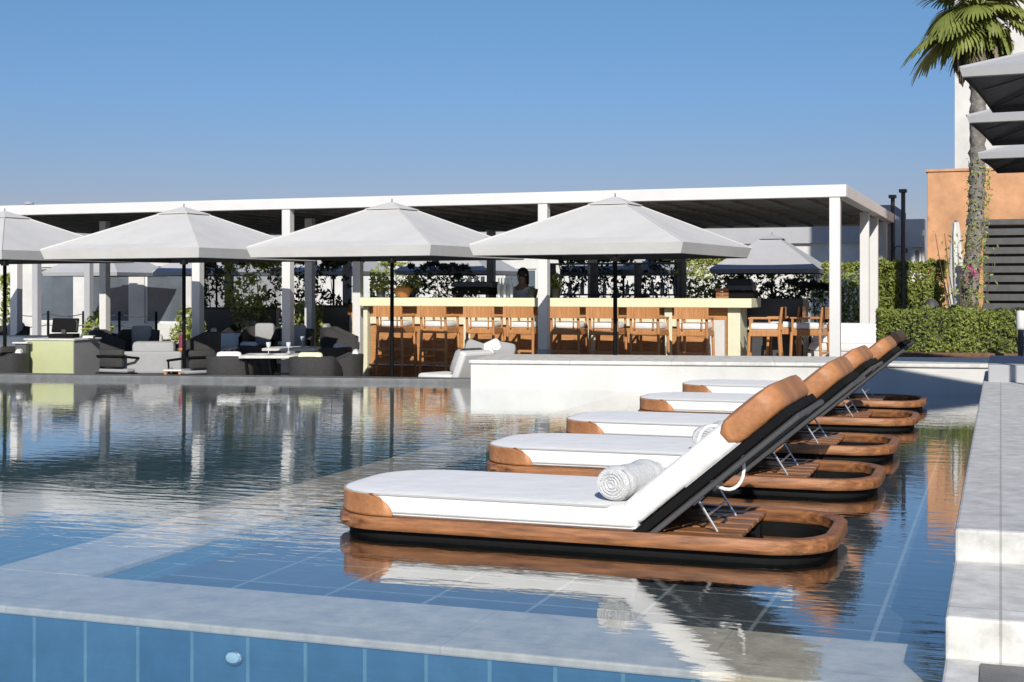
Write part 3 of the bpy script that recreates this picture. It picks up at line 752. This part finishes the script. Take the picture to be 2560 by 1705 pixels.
w2_ = make_wicker("dark woven armchair with a cream cushion, right of the near dining table", M['wicker'], M['cream'], .60); place(w2_, 784, 18.7, YAW+R(-6))
for lb, px, zc, rz in (("dark woven armchair seen side-on left of the white post beside the bar", 858, 19.4, 95),
                       ("dark woven armchair in the second row under the white front post", 640, 22.3, -30),
                       ("dark woven armchair in the second row, right of the white front post", 690, 22.6, 25),
                       ("dark woven armchair behind the cream cushioned one", 830, 21.6, 60),
                       ("dark woven armchair far back beside the vines", 560, 25.5, 170),
                       ("dark woven armchair next to the grey sofa's right arm", 478, 22.8, 20),
                       ("dark woven armchair behind the podium's left side", 18, 19.6, 100)):
    place(dup(wk, label=lb), px, zc, YAW+R(rz))
for lb, px, zc, rz in (("dark woven armchair behind the white post at the left, facing the building", 110, 23.5, 150),
                       ("dark woven armchair between the podium and the second parasol pole, second row", 395, 22.6, -100),
                       ("dark woven armchair far back under the white lounge building's windows", 330, 26.5, 200),
                       ("dark woven armchair in the third row beside the planter box", 740, 24.4, -60),
                       ("dark woven armchair in the third row left of the white front post", 605, 24.6, 80)):
    place(dup(wk, label=lb), px, zc, YAW+R(rz))
tall = make_wicker("tall-backed dark woven chair behind the white front post, facing the pool", M['wicker'], M['greyfab'], .86)
place(tall, 655, 23.6, YAW+R(175))
for lb, px, zc, rz in (("tall-backed dark woven chair beside the vines' dark planter box", 612, 26.0, 160), ("tall-backed dark woven chair left of the bar's end post", 842, 23.4, -95),
                       ("tall-backed dark woven chair right of the second parasol pole", 505, 20.9, 100), ("tall-backed dark woven chair behind the podium's grey side", 268, 21.8, -80),
                       ("tall-backed dark woven chair at the far left, in front of the rope fence", 25, 24.0, 165), ("tall-backed dark woven chair behind the grey sofa's left arm", 345, 21.9, 175),
                       ("tall-backed dark woven chair at the far side of the second row table", 735, 22.4, 178)):
    place(dup(tall, label=lb), px, zc, YAW+R(rz))
def make_table(label, w2=.42, d2=.36, h=.62):
    r = thing("dining_table", label, "table", (0, 0, 0), 0, "tables on the dining terrace")
    MB().box(-w2, w2, -d2, d2, h-.04, h, bev=.008).build("tabletop", M['stone'], r)
    for x in (-w2+.08, w2-.08):
        for y in (-d2+.07, d2-.07): MB().cyl((x*.8, y*.8, 0), (x, y, h-.041), .02, .018).build("leg", M['black'], r)
    MB().box(-w2+.1, w2-.1, -.015, .015, .2, .23).build("cross_bar", M['black'], r)
    return r
t1 = make_table("pale topped table between the two nearest woven armchairs", .40); place(t1, 682, 18.95, YAW)
place(dup(t1, label="pale topped table in the second row behind the white front post"), 730, 21.2, YAW)
place(dup(t1, label="pale topped table behind the grey sofa"), 520, 21.4, YAW)
place(dup(t1, label="pale topped table at the back beside the building windows"), 360, 24.5, YAW)
def ware(px, zc, z, k, lb):
    q = W(px, zc, FLOOR+z+.0005)
    r = thing("place_setting", lb, "tableware", tuple(q), 0, "glasses and plates on the tables")
    MB().lathe([(.11, 0), (.12, .012), (.07, .006), (.001, .006)], 18).build("plate", M['white'], r, True)
    MB().lathe([(.03, .014), (.005, .02), (.005, .09), (.03, .12), (.034, .17), (.001, .17)], 12, Matrix.Translation((.1, .0, 0))).build("wine_glass", M['clear'], r, True)
ware(655, 18.9, .62, 0, "plate and glass on the left of the near table"); ware(705, 18.9, .62, 0, "plate and glass on the right of the near table")
ware(742, 21.2, .62, 0, "plate and glass on the second row table"); ware(512, 21.4, .62, 0, "plate and glass on the table behind the grey sofa")
def make_sofa(label, w2, fab, px, zc, rz, base=None):
    r = thing("sofa", label, "sofa", (0, 0, 0), 0, "sofas on the terrace"); base = base or M['wicker']
    MB().box(-w2, w2, -.36, .36, .08, .30, bev=.02).build("base", base, r)
    MB().box(-w2, w2, -.40, -.28, .30, .62, bev=.03).build("backrest", base, r)
    for s_ in (-1, 1): MB().box(s_*w2-(.1 if s_ > 0 else 0), s_*w2+(.1 if s_ < 0 else 0), -.279, .36, .301, .50, bev=.02).build("arm", base, r)
    n = max(1, int(w2/.35))
    for k in range(n):
        a = -w2+.11+k*(2*w2-.22)/n; b = a+(2*w2-.22)/n-.01
        MB().box(a, b, -.27, .36, .302, .42, bev=.04).build("seat_cushion", fab, r, True)
        MB().box(a, b, -.275, -.10, .43, .76, bev=.06).build("back_cushion", fab, r, True)
    for x in (-w2+.06, w2-.06):
        for y in (-.3, .3): MB().cyl((x, y, 0), (x, y, .08), .02).build("leg", M['black'], r)
    place(r, px, zc, YAW+R(rz)); return r
make_sofa("grey sofa with its back to the pool, right of the podium", .42, M['greyfab'], 392, 20.2, 4, M['greyfab'])
make_sofa("white cushioned sofa behind the podium's right corner", .75, M['cushion'], 305, 23.4, 178)
make_sofa("white cushioned sofa left of the white front post", .55, M['cushion'], 548, 23.6, 170)
make_sofa("white cushioned sofa at the far left behind the podium", .6, M['cushion'], 45, 22.4, 175)
# armchair with timber legs
def make_timber_chair(label):
    r = thing("timber_armchair", label, "armchair", (0, 0, 0), 0, "timber-legged armchairs on the terrace")
    MB().box(-.28, .28, -.26, .26, .26, .32, bev=.015).build("seat", M['black'], r)
    MB().box(-.25, .25, -.22, .25, .321, .38, bev=.03).build("cushion", M['greyfab'], r, True)
    MB().tube([(-.29, .24, .50), (-.29, -.16, .54), (-.22, -.28, .56), (.22, -.28, .56), (.29, -.16, .54), (.29, .24, .50)], .018, 8).build("arm_rail", M['black'], r, True)
    MB().box(-.2, .2, -.27, -.2, .40, .66, bev=.03).build("back_cushion", M['wicker'], r, True)
    for x in (-.25, .25):
        for y in (-.24, .24): MB().tube([(x*1.1, y*1.1, 0), (x, y, .26)], [.018, .026], 8).build("leg", M['teakz'], r, True)
        MB().cyl((x*1.1, .22, .32), (x*1.15, .22, .50), .014).build("arm_post", M['black'], r)
    return r
tc_ = make_timber_chair("black railed armchair with timber legs between the podium and the grey sofa"); place(tc_, 305, 19.9, YAW+R(-20))
place(dup(tc_, label="black railed armchair with timber legs at the left edge of the photo"), 2, 20.8, YAW+R(60))
place(dup(tc_, label="black railed armchair with timber legs beside the maroon sleeved parasol pole"), 485, 19.6, YAW+R(40))
# umbrella pole sleeve + timber box by it
ms = thing("maroon_sleeve", "maroon cloth sleeve round the lower pole of the parasol behind the sofa", "cloth cover", tuple(W(455, 20.1, FLOOR)))
MB().lathe([(.05, 0), (.055, .25), (.045, .6), (.05, .82), (.042, .86), (.036, .86), (.036, 0)], 14).build("cloth", M['maroon'], ms, True)
MB().lathe([(.056, .62), (.058, .64), (.056, .66), (.046, .64)], 14).build("band", M['leather'], ms, True)
tb = thing("side_table", "small timber side table with a white top right of the grey sofa", "side table", tuple(W(436, 19.5, FLOOR)), YAW)
MB().box(-.13, .13, -.13, .13, .36, .385, bev=.006).build("top", M['white'], tb)
for x in (-.1, .1):
    for y in (-.1, .1): MB().box(x-.018, x+.018, y-.018, y+.018, 0, .359).build("leg", M['teakz'], tb)
MB().box(-.11, .11, -.11, .11, .12, .14).build("shelf", M['teakz'], tb)
# podium
pdm = thing("podium", "box-shaped service podium with an olive front and grey side", "podium", tuple(W(150, 20.0, FLOOR)), YAW-R(16))
MB().box(-.40, .40, -.25, .40, 0, .78).build("carcass", M['podgrey'], pdm)
MB().box(-.395, .395, -.262, -.2505, .0, .775).build("front_panel", M['podium'], pdm)
MB().box(-.42, .42, -.275, .42, .781, .806, bev=.006).build("top", M['stone'], pdm)
dp = thing("menu_stand", "narrow black stand left of the podium", "stand", tuple(W(55, 19.7, FLOOR)), YAW)
MB().box(-.08, .08, -.06, .06, 0, .74, bev=.008).build("column", M['dark'], dp); MB().box(-.11, .11, -.09, .09, .741, .76, bev=.006).build("top", M['white'], dp)
q = W(160, 20.1, FLOOR+.807)
rg = thing("till_screen", "black till with screen on top of the podium", "till", tuple(q), YAW+R(-8))
MB().box(-.19, .19, -.12, .12, 0, .06, bev=.01).build("base", M['black'], rg)
MB().box(-.03, .03, -.02, .02, .06, .12).build("neck", M['dark'], rg)
MB().box(-.2, .2, -.02, .02, .08, .29, Matrix.Rotation(R(-14), 4, 'X'), bev=.01).build("screen", M['black'], rg)
MB().tube([(.19, .0, .1), (.215, -.02, .2), (.2, -.02, .26)], .012, 6).build("card_reader", M['dark'], rg, True)
q = W(222, 20.0, FLOOR+.807)
nb_ = thing("napkin_stack", "white folded napkins on the right of the podium top", "napkins", tuple(q), YAW)
for k in range(3): MB().box(-.08+.004*k, .08, -.06, .06-.003*k, .012*k, .012*k+.011, bev=.004).build("napkin", M['white'], nb_)
# pale lounge chair at the left end of the white wall
lc = thing("lounge_chair", "white and grey lounge chair at the left end of the low white wall", "lounge chair", tuple(W(1132, 18.35, FLOOR)), YAW+R(50))
MB().box(-.30, .30, -.30, .40, .10, .28, bev=.03).build("base", M['white'], lc)
MB().box(-.27, .27, -.22, .40, .281, .40, bev=.04).build("seat_cushion", M['cushion'], lc, True)
TT = Matrix.Translation((0, -.25, .28)) @ Matrix.Rotation(R(24), 4, 'X')
MB().box(-.29, .29, -.05, .06, 0, .46, TT, bev=.03).build("backrest", M['white'], lc)
MB().box(-.26, .26, .065, .17, .10, .44, TT, bev=.05).build("back_cushion", M['greyfab'], lc, True)
for x in (-.25, .25):
    for y in (-.25, .35): MB().cyl((x, y, 0), (x, y, .1), .018).build("leg", M['steel'], lc)
qq = [("grey cushion leaning behind the left end of the white wall", 1190, 'greyfab', 20), ("white cushion leaning behind the left end of the white wall", 1228, 'cushion', -25), ("darker grey cushion behind the white wall beneath the bar stools", 1252, 'greyfab', 10)]
for lb, px, mm, tl in qq:
    q = W(px, 18.55, .30); tag(MB().box(-.19, .19, -.07, .07, -.02, .20, Matrix.Rotation(R(tl), 4, 'Y') @ Matrix.Rotation(R(-20), 4, 'X'), bev=.065).build("cushion", M[mm], None, True, loc=tuple(q), rz=YAW), lb, "cushion", "cushions behind the white wall")
sb = thing("low_bench", "white built-in bench between the corner post and the side posts", "bench", tuple(P(-.25, 2.6, FLOOR)), PA)
MB().box(-.45, .9, -.3, .3, 0, .55, bev=.02).build("base", M['plaster'], sb)
MB().box(-.45, .9, .15, .3, .551, .98, bev=.03).build("backrest", M['cushion'], sb)
MB().box(-.43, .88, -.28, .14, .551, .68, bev=.04).build("seat_cushion", M['cushion'], sb, True)

# ================================================================== BACKGROUND BUILDINGS
def wall_with_windows(t, m, x0, x1, z0, z1, y, wins, th=.25):
    """wall panel with real openings; wins = (a,b,c,d)"""
    xs = sorted({x0, x1, *[w_[0] for w_ in wins], *[w_[1] for w_ in wins]}); zs = sorted({z0, z1, *[w_[2] for w_ in wins], *[w_[3] for w_ in wins]})
    mb = MB()
    for i in range(len(xs)-1):
        for j in range(len(zs)-1):
            cx, cz = (xs[i]+xs[i+1])/2, (zs[j]+zs[j+1])/2
            if any(w_[0] < cx < w_[1] and w_[2] < cz < w_[3] for w_ in wins): continue
            mb.box(xs[i], xs[i+1], y, y+th, zs[j], zs[j+1])
    mb.build("wall", m, t)
    for a, b, c, d in wins:
        f = MB(); e = .06
        f.box(a, b, y+.06, y+.12, c, c+e); f.box(a, b, y+.06, y+.12, d-e, d); f.box(a, a+e, y+.06, y+.12, c+e, d-e); f.box(b-e, b, y+.06, y+.12, c+e, d-e)
        fo = f.build("window", M['white'], t)
        MB().box(a+e, b-e, y+.08, y+.095, c+e, d-e).build("pane", M['glass'], fo)
B0 = P(0, 24.5)
bb = thing("pale_building", "long pale building with a grey upper storey behind the pergola", "building", tuple(P(0, 24.5, FLOOR)), PA)
wall_with_windows(bb, M['plaster'], -24, -1.2, 0, 2.95, 0, [(-14, -12.8, .8, 2.2)])
MB().box(-24.1, -1.15, -.15, 5, 2.951, 4.1).build("upper_storey", M['grey'], bb)
MB().box(-24, -1.2, .26, 6, 0, 2.95).build("core", M['grey'], bb)
lb_ = thing("lounge_building", "white building with large glass panels behind the left dining area", "building", tuple(P(0, 13.5, FLOOR)), PA)
ua, ub = PX(60, 13.5), PX(478, 13.5)
wins = []; n = 3; wd = (ub-ua)/n
for k in range(n): wins.append((ua+k*wd+.35, ua+(k+1)*wd-.15, .55, 2.15))
wall_with_windows(lb_, M['plaster'], ua-14, ub, 0, 2.8, 0, wins)
MB().box(ua-14, ub, .26, 5, 0, 2.79).build("core", M['plaster'], lb_)
MB().box(ua-14, ub+.2, -.5, 5, 2.801, 3.0).build("roof", M['grey'], lb_)
for k in range(n):
    a = ua+k*wd+.5
    MB().box(a, a+wd*.55, .13, .16, .7, 2.0).build("curtain", M['plaster'], lb_)
# rail in front
rl_ = thing("rope_fence", "dark post-and-rope fence in front of the white lounge building", "fence", tuple(P(0, 11.5, FLOOR)), PA)
u = ua-1
while u < ub+.5:
    MB().cyl((u, 0, 0), (u, 0, .92), .035).build("fence_post", M['black'], rl_)
    u += 1.15
for z in (.85, .55):
    pts = []; u0 = ua-1
    while u0 < ub-.6:
        for i in range(6): pts.append((u0+1.15*i/6, 0, z-.08*math.sin(math.pi*i/6)))
        u0 += 1.15
    MB().tube(pts, .012, 5).build("rope", M['dark'], rl_)

# right side: terracotta wall, white tower, louvre, poles, small white house
ZO = 27.0
ow = thing("terracotta_wall", "tall terracotta coloured rendered wall behind the hedge at right", "wall", tuple(W(2318, ZO, FLOOR)), 0)
MB().box(0, 14, 0, .5, 0, Zat(430, ZO)-FLOOR, bev=.01).build("wall_body", M['orange'], ow)
MB().box(-.03, 14, -.03, .53, Zat(430, ZO)-FLOOR+.001, Zat(430, ZO)-FLOOR+.05).build("wall_cap", M['orange'], ow)
wt = thing("white_tower", "tall plain white building rising above the terracotta wall", "building", tuple(W(2387, 29.5, FLOOR)), 0)
wall_with_windows(wt, M['plaster'], 0, 12, 0, 12, 0, [(3.5, 4.7, 6.5, 8.2), (7, 8.2, 6.5, 8.2)])
MB().box(0, 12, .26, 9, 0, 12).build("core", M['plaster'], wt)
lv = thing("louvre_screen", "charcoal horizontal slatted screen in front of the terracotta wall", "screen", tuple(W(2458, 23, FLOOR)), 0)
zt0, zt1 = Zat(768, 23)-FLOOR, Zat(562, 23)-FLOOR
for x in (0, 1.6, 3.2): MB().box(x, x+.08, .03, .09, 0, zt1).build("screen_post", M['louvre'], lv)
MB().box(-.02, 3.3, 0, .12, zt1+.001, zt1+.09).build("top_rail", M['leafd'] if False else M['louvre'], lv)
MB().box(.081, 3.19, .131, .15, 0, zt1).build("backing", M['dark'], lv)
k = 0; z = zt0-.2
while z < zt1-.1:
    MB().box(.0, 3.28, -.035, .028, z, z+.11, bev=.004).build("louvre", M['louvre'], lv); z += .155
wh = thing("small_white_house", "small white house between the pergola and the terracotta wall", "building", tuple(W(2252, 26.6, FLOOR)), PA)
wall_with_windows(wh, M['plaster'], -.15, .44, 0, Zat(548, 26.6)-FLOOR, 0, [(.2, .40, Zat(740, 26.6)-FLOOR, Zat(618, 26.6)-FLOOR)])
MB().box(-.15, .44, .26, .55, 0, Zat(548, 26.6)-FLOOR).build("core", M['grey'], wh)
for px, zc, yt, lb in ((2258, 25.5, 482, "taller dark lamp pole beside the far end of the pergola"), (2232, 26.5, 496, "dark lamp pole just left of the taller one")):
    q = W(px, zc, FLOOR); t = thing("lamp_pole", lb, "lamp pole", tuple(q), 0, "dark poles behind the pergola")
    MB().cyl((0, 0, 0), (0, 0, Zat(yt, zc)-FLOOR), .045, .04, 12).build("pole", M['dark'], t, True)
    MB().lathe([(.10, 0), (.10, .03), (.05, .08), (.046, .4)], 14).build("base", M['dark'], t, True)
    MB().box(-.07, .07, -.16, .04, Zat(yt, zc)-FLOOR+.001, Zat(yt, zc)-FLOOR+.06, bev=.01).build("lamp_head", M['dark'], t)
# speaker / spotlight on the front corner post's side
q = P(.13, 7.9, 1.9); t = thing("floodlight", "small dark floodlight on an arm near the far end of the pergola", "floodlight", tuple(q))
MB().tube([(0, 0, 0), (.08, 0, .12), (.2, 0, .10)], .012, 6).build("arm", M['dark'], t, True); MB().box(.16, .28, -.06, .06, -.02, .08, bev=.015).build("head", M['dark'], t)
# closed white parasol
q = W(2390, 24.5, FLOOR); t = thing("closed_parasol", "closed white parasol standing against the terracotta wall", "parasol", tuple(q), 0)
hz = Zat(556, 24.5)-FLOOR
MB().cyl((0, 0, 0), (0, 0, hz+.04), .025).build("pole", M['steel'], t, True)
loops = []
for i in range(15):
    s_ = i/14; rr = .045+.12*(1-s_)**.6*(.65+.35*math.sin(min(1, s_*4+.3)*math.pi/2)); z = .35+(hz-.35)*s_
    loops.append([(rr*(1+.22*math.cos(5*a+.3*i))*math.cos(a)+.04*(1-s_), rr*(1+.22*math.cos(5*a+.3*i))*math.sin(a), z) for a in [2*math.pi*j/40 for j in range(40)]])
MB().loft(loops).build("folded_canopy", M['plaster'], t, True)
MB().box(-.25, .25, -.25, .25, 0, .07, bev=.02).build("base_weight", M['dark'], t)
# dark bollard
q = W(2328, 24.8, FLOOR); t = thing("planter_urn", "tall dark rounded urn in front of the terracotta wall's left edge", "urn", tuple(q))
MB().lathe([(.10, 0), (.15, .15), (.20, .7), (.19, 1.05), (.12, 1.27), (.05, 1.34), (.001, 1.34)], 20).build("urn_body", M['dark'], t, True)
# garden lamp at right edge
q = W(2552, 17.4, .345); t = thing("garden_lamp", "small white-topped garden lamp beside the hedge at the right edge", "garden lamp", tuple(q))
MB().cyl((0, 0, 0), (0, 0, .34), .035).build("post", M['dark'], t, True); MB().lathe([(.05, .341), (.055, .36), (.055, .56), (.045, .58), (.001, .58)], 14).build("shade", M['white'], t, True)

# ================================================================== PLANTING
def hedge(name, label, loc, rz, L, D, H_, n, size, m, cat="hedge", group=None, seed=1, gaps=0.0):
    t = thing(name, label, cat, loc, rz, group); rng = np.random.default_rng(seed)
    ph = rng.uniform(0, 6.28, 8)
    def edge(x, k): return .035*np.sin(x*5+ph[k])+.025*np.sin(x*13+ph[k+1])+.02*np.sin(x*31+ph[k+2])
    f = rng.uniform(0, 1, n); P_ = np.empty((n, 3))
    x = rng.uniform(0, L, n); y = rng.uniform(0, D, n); z = rng.uniform(0, H_, n)
    s_ = rng.uniform(0, 1, n)
    y = np.where(s_ < .42, edge(x, 0)+np.abs(rng.normal(0, .05, n)), y)
    z = np.where((s_ > .42) & (s_ < .72), H_+edge(x, 2)-np.abs(rng.normal(0, .05, n)), z)
    x2 = np.where((s_ > .72) & (s_ < .80), np.abs(rng.normal(0, .05, n)), x)
    P_ = np.stack([x2, y, z], 1)
    if gaps > 0:
        g_ = np.sin(P_[:, 0]*3.1+ph[0])*np.sin(P_[:, 2]*4.3+ph[1])+.6*np.sin(P_[:, 0]*9.7+ph[2])*np.sin(P_[:, 2]*8.1+ph[3])+.4*np.sin(P_[:, 0]*21+ph[4])*np.sin(P_[:, 2]*19)
        P_ = P_[g_ > gaps-.6]
    leafmesh("foliage", P_, size, m, t, seed=seed)
    sm = MB(); u_ = .15
    while u_ < L:
        sm.tube([(u_, D/2, 0), (u_+.05, D/2+.04, H_*.4), (u_-.04, D/2, H_*.85)], [.02, .014, .006], 5)
        u_ += .5
    sm.build("stems", M['bark2'], t)
    return t
q = W(2196, 18.6, .30)
hg = hedge("box_hedge", "clipped box hedge with brown soil at its foot, right of the pergola", tuple(q), eang-R(4), 6.0, .9, .62, 26000, .036, M['leaf'], seed=11)
MB().box(-.05, 6.05, -.12, 1.0, -.02, .05, bev=.02).build("soil_bed", M['soil'], hg)
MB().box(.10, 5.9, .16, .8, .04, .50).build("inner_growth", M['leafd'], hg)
q = W(2186, 25.7, FLOOR)
h2 = hedge("tall_hedge", "tall green hedge between the pergola and the terracotta wall", tuple(q), 0, 1.26, .6, Zat(655, 25.7)-FLOOR, 9000, .06, M['leaf'], seed=12)
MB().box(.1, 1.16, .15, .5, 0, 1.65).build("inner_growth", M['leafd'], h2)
# vine screens behind the terrace
vines = [(500, 905, 27.8, 648, 'leafd', "dark climbing vine screen behind the left dining tables", 7000, .25, 21),
         (560, 700, 27.4, 645, 'leafl', "light green climber behind the second row table", 1500, .1, 22),
         (925, 1180, 33.5, 655, 'leafl', "light green vine screen behind the bar's left end", 4500, .1, 23),
         (1020, 1200, 32.2, 660, 'leafd', "dark vine clump behind the coffee machine", 2500, .2, 28),
         (1375, 1700, 30.6, 640, 'leafd', "dark vine screen behind the middle of the bar", 7500, .15, 24),
         (1690, 1860, 31.0, 640, 'leafl', "bright green shrub hedge behind the bar's right end", 6500, .0, 25),
         (1850, 2085, 30.5, 655, 'leafl', "bright green vine screen left of the corner post", 4200, .1, 26),
         (1870, 2075, 29.6, 705, 'leafd', "dark lower vine screen left of the corner post", 3800, .2, 29),
         (2095, 2180, 30.0, 662, 'leafl', "light green shrub seen between the corner post and side posts", 2500, .0, 27),
         (0, 40, 25.5, 690, 'leafl', "light green shrub at the far left edge behind the parasol pole", 900, .0, 30)]
for a, b, zc, yt, mm, lb, n, gp, sd_ in vines:
    p0, p1 = W(a, zc), W(b, zc); L = (p1-p0).length
    t = hedge("vine_screen", lb, (p0.x, p0.y, FLOOR), YAW, L, .3, Zat(yt, zc)-FLOOR, int(n*1.0), .075, M[mm], "climbing plant", "vine screens behind the terrace", sd_, gp)

for px, zc, h_, r_, lb, sd_ in ((470, 24.5, 1.25, .32, "leafy green shrub in a dark pot between the building and the vines", 41), (625, 26.2, 1.9, .38, "tall light green shrub behind the second row armchairs", 42),
                         (770, 25.2, 1.5, .3, "leafy green shrub in a dark pot left of the bar's end post", 43), (245, 26.8, 1.1, .3, "leafy green shrub in a dark pot under the lounge windows", 44)):
    tuft(W(px, zc, FLOOR), h_, r_, 420, .075, M['leafl'], lb, seed=sd_)
# ---- palm
def frond(m, base, az, el, ln, droop, dead=False, seed=0):
    rng_ = random.Random(seed); d = Vector((math.cos(az), math.sin(az), 0)); pts = []; p = Vector(base); a = el
    n = 12
    for i in range(n+1):
        pts.append(p.copy()); p = p+(d*math.cos(a)+Vector((0, 0, 1))*math.sin(a))*ln*.45/n; a -= droop*.5/n
    m.tube(pts, [.016*(1-i/(n+2)) for i in range(n+1)], 5)
    tip = pts[-1]; side = d.cross(Vector((0, 0, 1))); fwd = (pts[-1]-pts[-2]).normalized()
    # fan of blades (fan palm)
    k = 26
    for j in range(k):
        th = (j/(k-1)-.5)*2*R(105); dirn = (fwd*math.cos(th)+side*math.sin(th)).normalized(); L = ln*.55*(1-.35*abs(th)/R(105))*rng_.uniform(.85, 1.1)
        c = tip.copy(); w_ = .028; prev = None; dd = dirn.copy(); vs_ = []; fs_ = []
        nrm = dd.cross(Vector((0, 0, 1))); nrm = nrm.normalized() if nrm.length > .01 else side
        for s_ in range(6):
            t = s_/5; ww = w_*(math.sin(math.pi*min(.95, t*.8+.12)))*1.1
            vs_ += [c+nrm*ww, c-nrm*ww]; c = c+dd*L/5; dd = (dd+Vector((0, 0, -1))*(droop*.16*(.3+t)*(2.2 if dead else 1))).normalized()
        for s_ in range(5): fs_.append((2*s_, 2*s_+1, 2*s_+3, 2*s_+2))
        m.add(vs_, fs_)
for a_, b_, zc_, yt_, lb in ((510, 700, 27.0, 770, "long dark planter box under the vines left of the white front post"), (745, 880, 26.4, 765, "dark planter box under the vines beside the bar's left end")):
    p0, p1 = W(a_, zc_), W(b_, zc_); L = (p1-p0).length
    t = thing("planter_box", lb, "planter", (p0.x, p0.y, FLOOR), YAW); hz_ = Zat(yt_, zc_)-FLOOR
    MB().box(0, L, -.45, -.05, 0, hz_, bev=.02).build("box", M['dark'], t); MB().box(.03, L-.03, -.42, -.08, hz_+.001, hz_+.02).build("soil", M['soil'], t)
ZP = 21.5; pb = W(2425, ZP, FLOOR)
pt = thing("palm_tree", "fan palm with a rough grey trunk in front of the white tower", "palm tree", tuple(pb))
htop = Zat(45, ZP)-FLOOR; top = Vector((.12, 0, htop))
pts = [Vector((-.04, 0, 0)), Vector((0, 0, htop*.25)), Vector((.10, 0, htop*.5)), Vector((.12, 0, htop*.75)), top]
def lerp(t):
    k = t*4; i = min(3, int(k)); return pts[i].lerp(pts[i+1], k-i)
m_ = MB(); N_ = 90
loops = []
for i in range(N_+1):
    t = i/N_; c = lerp(t); rr = (.125-.01*t)*(1+.10*math.sin(i*1.9)+.05*math.sin(i*5.1))
    loops.append([(c.x+rr*(1+.09*math.sin(5*a+i*2.3))*math.cos(a), c.y+rr*(1+.09*math.sin(5*a+i*2.3))*math.sin(a), c.z) for a in [2*math.pi*j/18 for j in range(18)]])
m_.loft(loops).build("trunk", M['bark'], pt, True)
for i in range(44):
    rr_ = random.Random(100+i); az = i*2.399; el = R(rr_.uniform(-35, 75)); 
    m_ = MB(); frond(m_, top+Vector((0, 0, rr_.uniform(-.05, .25))), az, el, rr_.uniform(.9, 1.2), 2.0, seed=i); m_.build("frond", M['frond'], pt)
for i in range(12):
    rr_ = random.Random(200+i); az = i*.55+.2; m_ = MB(); frond(m_, top+Vector((0, 0, -.15)), az, R(rr_.uniform(-40, -5)), rr_.uniform(.8, 1.1), 2.4, True, seed=50+i); m_.build("dry_frond", M['deadfrond'], pt)
for sp_, az_ in ((0, R(195)), (1, R(170))):
    m_ = MB(); frond(m_, top+Vector((0, 0, -.02)), az_, R(5-10*sp_), 1.5, 1.6, seed=77+sp_); m_.build("frond", M['frond'], pt)
# climber on the trunk
rng = np.random.default_rng(9); P_ = []
for i in range(1000):
    t = rng.uniform(0.08, .62); c = lerp(t); a = rng.uniform(0, 6.28); rr_ = .13+abs(rng.normal(0, .03)); P_.append((c.x+rr_*math.cos(a)+.03, c.y+rr_*math.sin(a), c.z))
leafmesh("climber", P_, .04, M['leafl'], pt, seed=9)
# bougainvillea sprigs
t = thing("flowering_shrub", "thin branched shrub with a few pink flowers at the foot of the palm", "shrub", tuple(W(2410, 21.0, FLOOR)))
br = MB()
for i in range(9):
    rr_ = random.Random(300+i); a = rr_.uniform(-.5, .5); h_ = rr_.uniform(1.4, 2.4)
    br.tube([(0, 0, 0), (a*.3, rr_.uniform(-.1, .1), h_*.4), (a*.7, rr_.uniform(-.1, .1), h_*.75), (a*.9, rr_.uniform(-.1, .1), h_)], [.018, .012, .008, .004], 5)
br.build("branches", M['bark2'], t)
P_ = [(rng.normal(0, .22), rng.normal(0, .12), rng.uniform(.9, 2.4)) for _ in range(260)]
leafmesh("foliage", P_, .05, M['leafl'], t, seed=10)
P_ = [(.12+rng.normal(0, .06), rng.normal(0, .06), 1.75+rng.normal(0, .08)) for _ in range(40)]
leafmesh("flowers", P_, .05, mat("pink_bracts", (.45, .10, .22), .6), t, seed=13)
